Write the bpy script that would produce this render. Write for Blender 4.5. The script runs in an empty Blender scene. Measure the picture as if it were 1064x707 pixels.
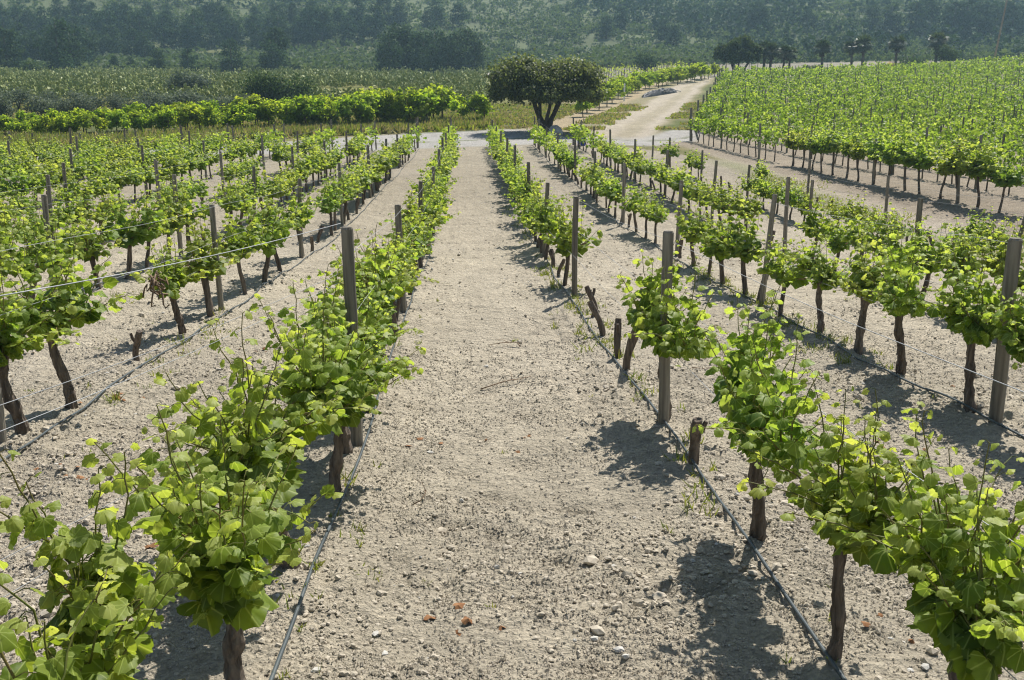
import bpy, math, random
import numpy as np
from mathutils import Vector, Matrix

# ------------------------------------------------------------------ camera, world, sun, exposure
SC = bpy.context.scene
COL = SC.collection
F_PX = 1034.0
TH = math.atan((353.5 - 115) / F_PX)          # pitch below the level
PH = math.atan(47 / F_PX * math.cos(TH))      # yaw to the right of the rows
CZ = 2.067
cam_d = bpy.data.cameras.new('camera')
cam = bpy.data.objects.new('camera', cam_d)
COL.objects.link(cam)
cam.location = (0, 0, CZ)
cam.rotation_euler = (math.pi / 2 - TH, 0, -PH)
cam_d.sensor_width = 36
cam_d.lens = F_PX / 1064 * 36
cam_d.clip_start = 0.05
cam_d.clip_end = 6000
SC.camera = cam

SUN_AZ, SUN_EL = math.radians(29), math.radians(54)
SUN_V = Vector((math.sin(SUN_AZ) * math.cos(SUN_EL), math.cos(SUN_AZ) * math.cos(SUN_EL), math.sin(SUN_EL)))
W = bpy.data.worlds.new('World')
SC.world = W
W.use_nodes = True
wt = W.node_tree
sky = wt.nodes.new('ShaderNodeTexSky')
sky.sky_type = 'NISHITA'
sky.sun_disc = False
sky.sun_elevation = SUN_EL
sky.sun_rotation = SUN_AZ
wt.links.new(sky.outputs[0], wt.nodes['Background'].inputs[0])
wt.nodes['Background'].inputs[1].default_value = 0.058
sun_d = bpy.data.lights.new('sun', 'SUN')
sun_d.energy = 5.0
sun_d.angle = math.radians(0.53)
sun_d.color = (1.0, 0.955, 0.88)
sun = bpy.data.objects.new('sun', sun_d)
COL.objects.link(sun)
sun.rotation_euler = (-SUN_V).to_track_quat('-Z', 'Y').to_euler()
sun.location = (20, 40, 60)
SC.view_settings.view_transform = 'Standard'
SC.view_settings.look = 'None'
SC.view_settings.gamma = 1
SC.view_settings.use_curve_mapping = False
SC.view_settings.exposure = 0.7
SC.cycles.use_denoising = True
SC.cycles.denoising_input_passes = 'RGB_ALBEDO_NORMAL'
SC.cycles.denoising_prefilter = 'FAST'
SC.cycles.pixel_filter_type = 'BLACKMAN_HARRIS'
SC.cycles.filter_width = 1.15
SC.cycles.max_bounces = 6
SC.cycles.diffuse_bounces = 3
SC.cycles.glossy_bounces = 2
SC.cycles.sample_clamp_indirect = 4
SC.cycles.transparent_max_bounces = 4
SC.cycles.volume_bounces = 1
SC.cycles.caustics_reflective = False
SC.cycles.caustics_refractive = False

RNG = np.random.default_rng(7)
random.seed(7)


# ------------------------------------------------------------------ noise
def hsh(ix, iy, seed):
    n = (ix.astype(np.int64) * 374761393 + iy.astype(np.int64) * 668265263 + seed * 974634777) & 0xffffffff
    n = ((n ^ (n >> 13)) * 1274126177) & 0xffffffff
    n = ((n ^ (n >> 16)) * 2246822519) & 0xffffffff
    return ((n ^ (n >> 15)) & 0xffffff) / float(0xffffff)


def vn(x, y, seed=0):
    x = np.asarray(x, float); y = np.asarray(y, float)
    ix = np.floor(x); iy = np.floor(y)
    fx = x - ix; fy = y - iy
    fx = fx * fx * (3 - 2 * fx); fy = fy * fy * (3 - 2 * fy)
    a = hsh(ix, iy, seed); b = hsh(ix + 1, iy, seed)
    c = hsh(ix, iy + 1, seed); d = hsh(ix + 1, iy + 1, seed)
    return (a * (1 - fx) + b * fx) * (1 - fy) + (c * (1 - fx) + d * fx) * fy


def fbm(x, y, seed=0, n=4):
    s = 0; a = 0.5; t = 0
    for i in range(n):
        s = s + a * vn(x * 2.03 ** i + 17.3 * i, y * 2.03 ** i - 9.1 * i, seed + i)
        t += a; a *= 0.5
    return s / t


def sm(x, a, b):
    t = np.clip((np.asarray(x, float) - a) / (b - a), 0, 1)
    return t * t * (3 - 2 * t)


# ------------------------------------------------------------------ terrain
_py = np.array([-40, 0, 7, 13, 19, 25.5, 30, 34, 39, 46, 52, 57, 62, 72, 100, 154, 241, 300, 330, 500, 800, 1250, 2200])
_pz = np.array([0, 0, .02, .07, .18, .42, .78, 1.1, 1.4, 1.9, 2.45, 2.85, 3.3, 4.4, 7.1, 13, 22.2, 31, 39, 88, 200, 372, 700])
_yy = np.concatenate([np.arange(-40, 120, 0.5), np.arange(120, 2200, 4.0)])
_raw = np.interp(_yy, _py, _pz)
_sm = _raw.copy()
_k = np.exp(-np.linspace(-2, 2, 17) ** 2); _k /= _k.sum()
_n0 = int((_yy < 120).sum())
_sm[8:_n0 - 8] = np.convolve(_raw[:_n0], _k, 'valid')
_kk = np.exp(-np.linspace(-2, 2, 11) ** 2); _kk /= _kk.sum()
_sm[_n0 + 5:-5] = np.convolve(_raw[_n0:], _kk, 'valid')


def gz(x, y):
    x = np.asarray(x, float); y = np.asarray(y, float)
    z = np.interp(y, _yy, _sm) - 0.0474 * y
    z = z + (1.5 * sm(x, 14, 45) + 1.3 * sm(x, 40, 95)) * sm(y, 58, 150)
    z = z - 0.42 * np.exp(-((x - 11.5) / 3.0) ** 2) * sm(y, 13, 20) * (1 - sm(y, 30, 44))
    far = sm(y, 260, 600)
    z = z + far * (fbm(x / 140, y / 140, 31, 3) - 0.5) * 40
    z = z + sm(y, 90, 150) * (1 - far) * (fbm(x / 22, y / 22, 33, 2) - 0.5) * 1.0
    return z


def gz1(x, y):
    return float(gz(x, y))


FW = np.array([math.sin(PH) * math.cos(TH), math.cos(PH) * math.cos(TH), -math.sin(TH)])
RT = np.array([math.cos(PH), -math.sin(PH), 0.0])
UP = np.cross(RT, FW)


def proj(x, y, z):
    v = np.stack([np.asarray(x, float), np.asarray(y, float), np.asarray(z, float) - CZ], -1)
    d = v @ FW
    d = np.where(np.abs(d) < 1e-3, 1e-3, d)
    return 532 + F_PX * (v @ RT) / d, 353.5 - F_PX * (v @ UP) / d, d


def in_view(x, y, z0, z1, m=30):
    px, p1, d = proj(x, y, z0)
    px2, p2, _ = proj(x, y, z1)
    return bool(d > 0.3 and -m < px < 1064 + m and p2 < 707 + m and p1 > -m)


def at(px, y):
    """ground point on the line of sight column px at distance y along the rows"""
    k = (px - 532) / F_PX
    x = 0.0
    for _ in range(6):
        z = gz1(x, y)
        v = np.array([x, y, z - CZ]); d = v @ FW
        x = (k * d + y * math.sin(PH)) / math.cos(PH)
    return x, y, gz1(x, y)


# ------------------------------------------------------------------ geometry collector
class Geo:
    def __init__(s):
        s.v = []; s.f = []; s.m = []; s.a = []; s.n = 0; s.sm = []; s.co = []

    def add(s, verts, faces, mat=0, attr=None, smooth=False, co=None):
        verts = np.asarray(verts, float)
        if isinstance(faces, np.ndarray):
            faces = [faces]
        else:
            by = {}
            for fc in faces:
                by.setdefault(len(fc), []).append(fc)
            faces = [np.array(q) for q in by.values()]
        for q in faces:
            if len(q) == 0:
                continue
            s.f.append(q + s.n); s.m.append(np.full(len(q), mat)); s.sm.append(np.full(len(q), smooth))
        s.v.append(verts)
        s.a.append(np.zeros(len(verts)) if attr is None else np.broadcast_to(np.asarray(attr, float), (len(verts),)))
        s.co.append(np.zeros((len(verts), 3)) if co is None else co)
        s.n += len(verts)

    def mesh(s, name, mats):
        me = bpy.data.meshes.new(name)
        V = np.concatenate(s.v)
        me.vertices.add(len(V))
        me.vertices.foreach_set('co', V.ravel())
        sizes = np.concatenate([np.full(len(q), q.shape[1]) for q in s.f])
        loops = np.concatenate([q.ravel() for q in s.f])
        starts = np.concatenate([[0], np.cumsum(sizes)[:-1]])
        me.loops.add(len(loops))
        me.loops.foreach_set('vertex_index', loops.astype(np.int32))
        me.polygons.add(len(sizes))
        me.polygons.foreach_set('loop_start', starts.astype(np.int32))
        me.polygons.foreach_set('loop_total', sizes.astype(np.int32))
        me.polygons.foreach_set('material_index', np.concatenate(s.m).astype(np.int32))
        me.polygons.foreach_set('use_smooth', np.concatenate(s.sm).astype(bool))
        A = np.concatenate(s.a)
        if np.any(A != 0):
            at_ = me.attributes.new('young', 'FLOAT', 'POINT')
            at_.data.foreach_set('value', A.astype(np.float32))
        CO = np.concatenate(s.co)
        if np.any(CO):
            at_ = me.attributes.new('leafco', 'FLOAT_VECTOR', 'POINT')
            at_.data.foreach_set('vector', CO.astype(np.float32).ravel())
        for m in (mats if isinstance(mats, (list, tuple)) else [mats]):
            me.materials.append(m)
        me.update(calc_edges=True)
        me.validate()
        return me


def frames(dirs, up=(0, 0, 1)):
    dirs = dirs / np.linalg.norm(dirs, axis=-1, keepdims=True)
    n = np.broadcast_to(np.asarray(up, float), dirs.shape)
    return dirs, n


def tube(pts, radii, sides=8, cap=True, jit=0.0, rng=RNG):
    pts = np.asarray(pts, float); n = len(pts)
    radii = np.broadcast_to(np.asarray(radii, float), (n,))
    t = np.gradient(pts, axis=0)
    t /= np.linalg.norm(t, axis=1, keepdims=True) + 1e-9
    ref = np.array([1, 0, 0.]) if abs(t[0][0]) < 0.8 else np.array([0, 1., 0])
    V = []
    ang = np.arange(sides) * 2 * math.pi / sides
    for i in range(n):
        u = np.cross(t[i], ref); u /= np.linalg.norm(u) + 1e-9
        w = np.cross(t[i], u)
        r = radii[i] * (1 + jit * rng.uniform(-1, 1, sides))
        V.append(pts[i] + (np.cos(ang) * r)[:, None] * u + (np.sin(ang) * r)[:, None] * w)
    V = np.concatenate(V)
    F = []
    for i in range(n - 1):
        for k in range(sides):
            k2 = (k + 1) % sides
            F.append((i * sides + k, i * sides + k2, (i + 1) * sides + k2, (i + 1) * sides + k))
    if cap:
        F.append(tuple(range(sides))[::-1]); F.append(tuple((n - 1) * sides + k for k in range(sides)))
    return V, F


def box(cx, cy, cz, sx, sy, sz):
    V = [(cx + a * sx / 2, cy + b * sy / 2, cz + c * sz / 2) for a in (-1, 1) for b in (-1, 1) for c in (-1, 1)]
    F = [(0, 1, 3, 2), (4, 6, 7, 5), (0, 4, 5, 1), (2, 3, 7, 6), (0, 2, 6, 4), (1, 5, 7, 3)]
    return V, F


def tag(o, label=None, cat=None, group=None, kind=None):
    if label: o['label'] = label
    if cat: o['category'] = cat
    if group: o['group'] = group
    if kind: o['kind'] = kind
    return o


def link(name, me, parent=None, loc=None, rz=0, sc=None):
    o = bpy.data.objects.new(name, me)
    COL.objects.link(o)
    if parent: o.parent = parent
    if loc is not None: o.location = loc
    if rz: o.rotation_euler = (0, 0, rz)
    if sc is not None: o.scale = sc if hasattr(sc, '__len__') else (sc, sc, sc)
    return o


# ------------------------------------------------------------------ materials
def new_mat(name):
    m = bpy.data.materials.new(name); m.use_nodes = True
    nt = m.node_tree
    return m, nt, nt.nodes['Principled BSDF']


def ramp(nt, stops):
    r = nt.nodes.new('ShaderNodeValToRGB')
    el = r.color_ramp.elements
    while len(el) < len(stops): el.new(0.5)
    for e, (p, c) in zip(el, stops):
        e.position = p; e.color = (*c, 1)
    return r


def leaf_mat(name, c_old, c_mid, c_young, trans=0.45, trc=None, rough=0.45, spec=0.35):
    m, nt, b = new_mat(name)
    L = nt.links
    geo = nt.nodes.new('ShaderNodeNewGeometry')
    atn = nt.nodes.new('ShaderNodeAttribute'); atn.attribute_name = 'young'
    mul = nt.nodes.new('ShaderNodeMath'); mul.operation = 'MULTIPLY_ADD'
    L.new(geo.outputs['Random Per Island'], mul.inputs[0]); mul.inputs[1].default_value = 0.5
    L.new(atn.outputs['Fac'], mul.inputs[2])
    r = ramp(nt, [(0.0, c_old), (0.45, c_mid), (1.0, c_young)])
    L.new(mul.outputs[0], r.inputs[0])
    nz = nt.nodes.new('ShaderNodeTexNoise'); nz.inputs['Scale'].default_value = 28
    tc = nt.nodes.new('ShaderNodeTexCoord')
    L.new(tc.outputs['Object'], nz.inputs['Vector'])
    hs = nt.nodes.new('ShaderNodeHueSaturation')
    mr = nt.nodes.new('ShaderNodeMapRange'); mr.inputs[3].default_value = 0.75; mr.inputs[4].default_value = 1.25
    L.new(nz.outputs[0], mr.inputs[0]); L.new(mr.outputs[0], hs.inputs['Value'])
    L.new(r.outputs[0], hs.inputs['Color'])
    oi = nt.nodes.new('ShaderNodeObjectInfo')
    hr = nt.nodes.new('ShaderNodeMapRange'); hr.inputs[3].default_value = 0.485; hr.inputs[4].default_value = 0.512
    L.new(oi.outputs['Random'], hr.inputs[0]); L.new(hr.outputs[0], hs.inputs['Hue'])
    # pale palmate veins
    al = nt.nodes.new('ShaderNodeAttribute'); al.attribute_name = 'leafco'
    sx = nt.nodes.new('ShaderNodeSeparateXYZ'); L.new(al.outputs['Vector'], sx.inputs[0])
    def mth(op, a, b=None, c=None):
        n = nt.nodes.new('ShaderNodeMath'); n.operation = op
        for k_, v_ in enumerate((a, b, c)):
            if v_ is None: continue
            if isinstance(v_, (int, float)): n.inputs[k_].default_value = v_
            else: L.new(v_, n.inputs[k_])
        return n.outputs[0]
    yy_ = mth('SUBTRACT', sx.outputs[1], 0.04)
    an = mth('ARCTAN2', sx.outputs[0], yy_)
    fr = mth('ABSOLUTE', mth('SUBTRACT', mth('FRACT', mth('ADD', mth('DIVIDE', an, 0.72), 10.5)), 0.5))
    rr_ = mth('SQRT', mth('ADD', mth('MULTIPLY', sx.outputs[0], sx.outputs[0]), mth('MULTIPLY', yy_, yy_)))
    dist = mth('MULTIPLY', mth('MULTIPLY', fr, 0.72), rr_)
    vein = mth('MULTIPLY', mth('SUBTRACT', 1.0, mth('MINIMUM', mth('DIVIDE', dist, 0.035), 1.0)), sx.outputs[2])
    vmx = nt.nodes.new('ShaderNodeMix'); vmx.data_type = 'RGBA'
    L.new(mth('MULTIPLY', vein, 0.55), vmx.inputs[0]); L.new(hs.outputs[0], vmx.inputs[6]); vmx.inputs[7].default_value = (*[min(1, c * 1.25 + .06) for c in c_young], 1)
    hs = vmx
    # the underside of a leaf is paler and greyer
    mixb = nt.nodes.new('ShaderNodeMix'); mixb.data_type = 'RGBA'
    mixb.inputs[7].default_value = (*[0.5 * c + 0.10 for c in c_mid], 1)
    bf = nt.nodes.new('ShaderNodeMath'); bf.operation = 'MULTIPLY'; bf.inputs[1].default_value = 0.55
    L.new(geo.outputs['Backfacing'], bf.inputs[0])
    L.new(bf.outputs[0], mixb.inputs[0]); L.new(hs.outputs[2], mixb.inputs[6])
    L.new(mixb.outputs[2], b.inputs['Base Color'])
    b.inputs['Roughness'].default_value = rough
    b.inputs['Specular IOR Level'].default_value = spec
    tr = nt.nodes.new('ShaderNodeBsdfTranslucent')
    h2 = nt.nodes.new('ShaderNodeMix'); h2.data_type = 'RGBA'; h2.blend_type = 'MULTIPLY'; h2.inputs[0].default_value = 1
    L.new(hs.outputs[2], h2.inputs[6]); h2.inputs[7].default_value = (*(trc or (2.2, 2.0, 0.9)), 1)
    L.new(h2.outputs[2], tr.inputs[0])
    mx = nt.nodes.new('ShaderNodeMixShader'); mx.inputs[0].default_value = trans
    L.new(b.outputs[0], mx.inputs[1]); L.new(tr.outputs[0], mx.inputs[2])
    L.new(mx.outputs[0], nt.nodes['Material Output'].inputs[0])
    return m


def plain(name, c, rough=0.8, c2=None, scale=8, bump=0.0, stretch=(1, 1, 1), spec=0.3, metallic=0.0, detail=4):
    m, nt, b = new_mat(name)
    L = nt.links
    b.inputs['Roughness'].default_value = rough
    b.inputs['Specular IOR Level'].default_value = spec
    b.inputs['Metallic'].default_value = metallic
    tc = nt.nodes.new('ShaderNodeTexCoord')
    mp = nt.nodes.new('ShaderNodeMapping'); mp.inputs['Scale'].default_value = stretch
    L.new(tc.outputs['Object'], mp.inputs[0])
    nz = nt.nodes.new('ShaderNodeTexNoise'); nz.inputs['Scale'].default_value = scale; nz.inputs['Detail'].default_value = detail
    L.new(mp.outputs[0], nz.inputs['Vector'])
    r = ramp(nt, [(0.3, c), (0.7, c2 or tuple(x * 1.4 for x in c))])
    oi = nt.nodes.new('ShaderNodeObjectInfo')
    hs = nt.nodes.new('ShaderNodeHueSaturation')
    mr = nt.nodes.new('ShaderNodeMapRange'); mr.inputs[3].default_value = 0.8; mr.inputs[4].default_value = 1.25
    L.new(oi.outputs['Random'], mr.inputs[0]); L.new(mr.outputs[0], hs.inputs['Value'])
    L.new(nz.outputs[0], r.inputs[0]); L.new(r.outputs[0], hs.inputs['Color']); L.new(hs.outputs[0], b.inputs['Base Color'])
    if bump:
        bp = nt.nodes.new('ShaderNodeBump'); bp.inputs['Strength'].default_value = bump; bp.inputs['Distance'].default_value = 0.02
        L.new(nz.outputs[0], bp.inputs['Height']); L.new(bp.outputs[0], b.inputs['Normal'])
    return m


M_VINE = leaf_mat('vine_leaf', (0.065, 0.12, 0.017), (0.155, 0.232, 0.032), (0.33, 0.385, 0.11), trans=0.5, trc=(2.0, 1.93, 0.85), rough=0.5, spec=0.22)
M_TALL = leaf_mat('tall_vine_leaf', (0.12, 0.20, 0.02), (0.20, 0.29, 0.03), (0.30, 0.36, 0.06), trans=0.55, trc=(2.0, 1.9, 0.8), rough=0.6, spec=0.1)
M_SHOOT = plain('green_shoot', (0.13, 0.17, 0.03), 0.6, (0.2, 0.15, 0.05), 6)
M_BARK = plain('vine_bark', (0.055, 0.042, 0.032), 0.95, (0.20, 0.16, 0.125), 45, 1.0, (1, 1, 0.10), detail=6)
M_CANE = plain('cane_bark', (0.16, 0.10, 0.06), 0.8, (0.28, 0.20, 0.13), 16, 0.4, (1, 1, 0.3))
M_POST = plain('weathered_post', (0.10, 0.088, 0.068), 0.9, (0.30, 0.27, 0.22), 24, 0.9, (1, 1, 0.05), detail=6)
M_WIRE = plain('galvanized_wire', (0.26, 0.27, 0.28), 0.6, (0.36, 0.37, 0.38), 4, metallic=0.4)
M_HOSE = plain('drip_hose', (0.035, 0.045, 0.05), 0.45, (0.07, 0.085, 0.09), 5, spec=0.5)
M_OLIVE = leaf_mat('carob_leaf', (0.05, 0.07, 0.022), (0.085, 0.11, 0.038), (0.18, 0.205, 0.09), trans=0.4, trc=(1.8, 1.75, 0.9), rough=0.5, spec=0.2)
M_GREY = leaf_mat('grey_olive_leaf', (0.07, 0.095, 0.065), (0.105, 0.13, 0.09), (0.16, 0.19, 0.13), trans=0.22, trc=(1.4, 1.5, 1.0), rough=0.7, spec=0.08)
M_BUSH = leaf_mat('dark_bush_leaf', (0.024, 0.05, 0.014), (0.04, 0.075, 0.018), (0.08, 0.12, 0.03), trans=0.25, trc=(1.6, 1.6, 0.9), rough=0.7, spec=0.08)
M_PINE = leaf_mat('pine_needles', (0.022, 0.046, 0.020), (0.036, 0.066, 0.026), (0.062, 0.10, 0.036), trans=0.15, trc=(1.4, 1.5, 0.9), rough=0.85, spec=0.03)
M_SCRUB = leaf_mat('hill_scrub_leaf', (0.05, 0.078, 0.03), (0.085, 0.118, 0.042), (0.13, 0.16, 0.06), trans=0.25, trc=(1.3, 1.4, 0.9), rough=0.85, spec=0.03)
M_PALM = leaf_mat('palm_frond', (0.028, 0.05, 0.018), (0.05, 0.08, 0.026), (0.15, 0.19, 0.09), trans=0.15, trc=(1.4, 1.5, 0.9), rough=0.35, spec=0.5)
M_PEAR = leaf_mat('cactus_pad', (0.13, 0.18, 0.035), (0.205, 0.25, 0.058), (0.38, 0.40, 0.15), trans=0.0, rough=0.55, spec=0.2)
M_GRASS = leaf_mat('weed_blade', (0.09, 0.15, 0.02), (0.13, 0.19, 0.03), (0.22, 0.24, 0.07), trans=0.35)
M_DRYG = leaf_mat('dry_grass_blade', (0.20, 0.20, 0.085), (0.27, 0.255, 0.12), (0.38, 0.33, 0.17), trans=0.35, trc=(1.3, 1.2, 0.8))
M_TBARK = plain('tree_bark', (0.05, 0.04, 0.032), 0.95, (0.12, 0.10, 0.08), 6, 0.6, (1, 1, 0.2))
M_ROCK = plain('pale_rock', (0.30, 0.29, 0.27), 0.9, (0.5, 0.48, 0.44), 3, 0.5)
M_CLOD = plain('soil_clod', (0.42, 0.37, 0.29), 0.95, (0.58, 0.51, 0.41), 25, 0.4)
M_STONE = plain('limestone_chip', (0.48, 0.46, 0.42), 0.9, (0.66, 0.63, 0.58), 20, 0.3)
M_DEAD = plain('dead_leaf', (0.20, 0.085, 0.035), 0.9, (0.36, 0.19, 0.09), 20)
M_BLUE = plain('blue_plastic', (0.01, 0.05, 0.42), 0.4, (0.012, 0.06, 0.5), 3)
M_TARP = plain('black_plastic_sheet', (0.015, 0.017, 0.02), 0.6, (0.04, 0.042, 0.046), 3, 0.4, spec=0.2)
M_GREYP = plain('pale_grey_plastic', (0.16, 0.165, 0.17), 0.6, (0.3, 0.3, 0.3), 3)
M_RED = plain('red_glass', (0.12, 0.012, 0.01), 0.15, (0.16, 0.02, 0.014), 3, spec=0.6)
M_WHITEP = plain('white_painted_post', (0.6, 0.6, 0.58), 0.7, (0.72, 0.72, 0.7), 3)
M_POLE = plain('pole_wood', (0.22, 0.17, 0.12), 0.9, (0.3, 0.24, 0.17), 6)
M_YEL = plain('yellow_bloom', (0.6, 0.42, 0.03), 0.8, (0.75, 0.55, 0.05), 5)


def ground_mat():
    m, nt, b = new_mat('ground_soil')
    L = nt.links
    b.inputs['Roughness'].default_value = 0.95
    b.inputs['Specular IOR Level'].default_value = 0.15
    a = nt.nodes.new('ShaderNodeAttribute'); a.attribute_name = 'col'
    tc = nt.nodes.new('ShaderNodeTexCoord')
    n1 = nt.nodes.new('ShaderNodeTexNoise'); n1.inputs['Scale'].default_value = 38; n1.inputs['Detail'].default_value = 6; n1.inputs['Roughness'].default_value = 0.7
    n2 = nt.nodes.new('ShaderNodeTexNoise'); n2.inputs['Scale'].default_value = 2.2; n2.inputs['Detail'].default_value = 5
    L.new(tc.outputs['Object'], n1.inputs['Vector']); L.new(tc.outputs['Object'], n2.inputs['Vector'])
    m1 = nt.nodes.new('ShaderNodeMapRange'); m1.inputs[1].default_value = 0.3; m1.inputs[2].default_value = 0.7; m1.inputs[3].default_value = 0.62; m1.inputs[4].default_value = 1.22  # soil grain, plus shade of small clods put into the colour as dark specks
    m2 = nt.nodes.new('ShaderNodeMapRange'); m2.inputs[1].default_value = 0.3; m2.inputs[2].default_value = 0.7; m2.inputs[3].default_value = 0.86; m2.inputs[4].default_value = 1.12
    L.new(n1.outputs[0], m1.inputs[0]); L.new(n2.outputs[0], m2.inputs[0])
    mu = nt.nodes.new('ShaderNodeMath'); mu.operation = 'MULTIPLY'
    L.new(m1.outputs[0], mu.inputs[0]); L.new(m2.outputs[0], mu.inputs[1])
    hs = nt.nodes.new('ShaderNodeHueSaturation')
    L.new(a.outputs['Color'], hs.inputs['Color']); L.new(mu.outputs[0], hs.inputs['Value'])
    L.new(hs.outputs[0], b.inputs['Base Color'])
    bp = nt.nodes.new('ShaderNodeBump'); bp.inputs['Strength'].default_value = 1.0; bp.inputs['Distance'].default_value = 0.05
    n3 = nt.nodes.new('ShaderNodeTexNoise'); n3.inputs['Scale'].default_value = 7.5; n3.inputs['Detail'].default_value = 4; n3.inputs['Roughness'].default_value = 0.65
    L.new(tc.outputs['Object'], n3.inputs['Vector'])
    ad = nt.nodes.new('ShaderNodeMath'); ad.operation = 'MULTIPLY_ADD'; ad.inputs[1].default_value = 2.6
    L.new(n3.outputs[0], ad.inputs[0]); L.new(n1.outputs[0], ad.inputs[2])
    L.new(ad.outputs[0], bp.inputs['Height']); L.new(bp.outputs[0], b.inputs['Normal'])
    return m


# ------------------------------------------------------------------ layout of the rows
def row_end(x):
    return 56.2 + 0.5 * x if x < 5 else (58.7 if x < 7 else 58.7 - 2.6 * (x - 7))


# key, name in labels, x near, x at y=50, y start, y end, chance of a vine, chance of a stump
ROWS = [
    ('L1', 'row just left of the aisle', -0.85, -0.85, 2.4, 56),
    ('L2', 'second row left of the aisle', -3.42, -2.75, 6.8, 55),
    ('L3', 'third row left of the aisle', -5.8, -4.9, 10.5, 53.5),
    ('L4', 'fourth row left of the aisle', -8.3, -7.0, 14.5, 52.5),
    ('L5', 'fifth row left of the aisle', -10.7, -9.2, 19, 51),
    ('L6', 'sixth row left of the aisle', -13.1, -11.4, 23, 50),
    ('L7', 'seventh row left of the aisle', -15.5, -13.6, 28, 49),
    ('L8', 'eighth row left of the aisle', -17.9, -15.8, 32, 48),
    ('L9', 'ninth row left of the aisle', -20.3, -18.0, 36, 47),
    ('L10', 'tenth row left of the aisle', -22.7, -20.2, 41, 46),
    ('R1', 'row just right of the aisle', 1.52, 1.42, 2.55, 56),
    ('R2', 'second row right of the aisle', 4.04, 3.82, 6.1, 57),
    ('R3', 'third row right of the aisle', 6.25, 6.05, 11, 57),
    ('R4', 'fourth row right of the aisle', 9.1, 8.7, 15, 47),
    ('R5', 'fifth row right of the aisle', 11.2, 10.7, 20, 37),
]
FX0, FX1 = 16.9, 14.0                     # front row of the right-hand field
FIELD = []
for k in range(40):
    x0 = FX0 + 2.45 * k; x1 = FX1 + 2.45 * k
    xe = x1
    y_end = min(60 + (xe - 14) * 3.7, 153 + (xe - 39) * 0.03)
    y_start = max(27, (x0 - 5) / 0.66)
    if y_end - y_start < 3: continue
    FIELD.append(('F%d' % (k + 1), x0, x1, y_start, y_end))


def rx(x0, x1, y):
    return x0 + (x1 - x0) * np.minimum(y, 60) / 50.0


SOIL = np.array([0.532, 0.468, 0.362])


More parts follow.
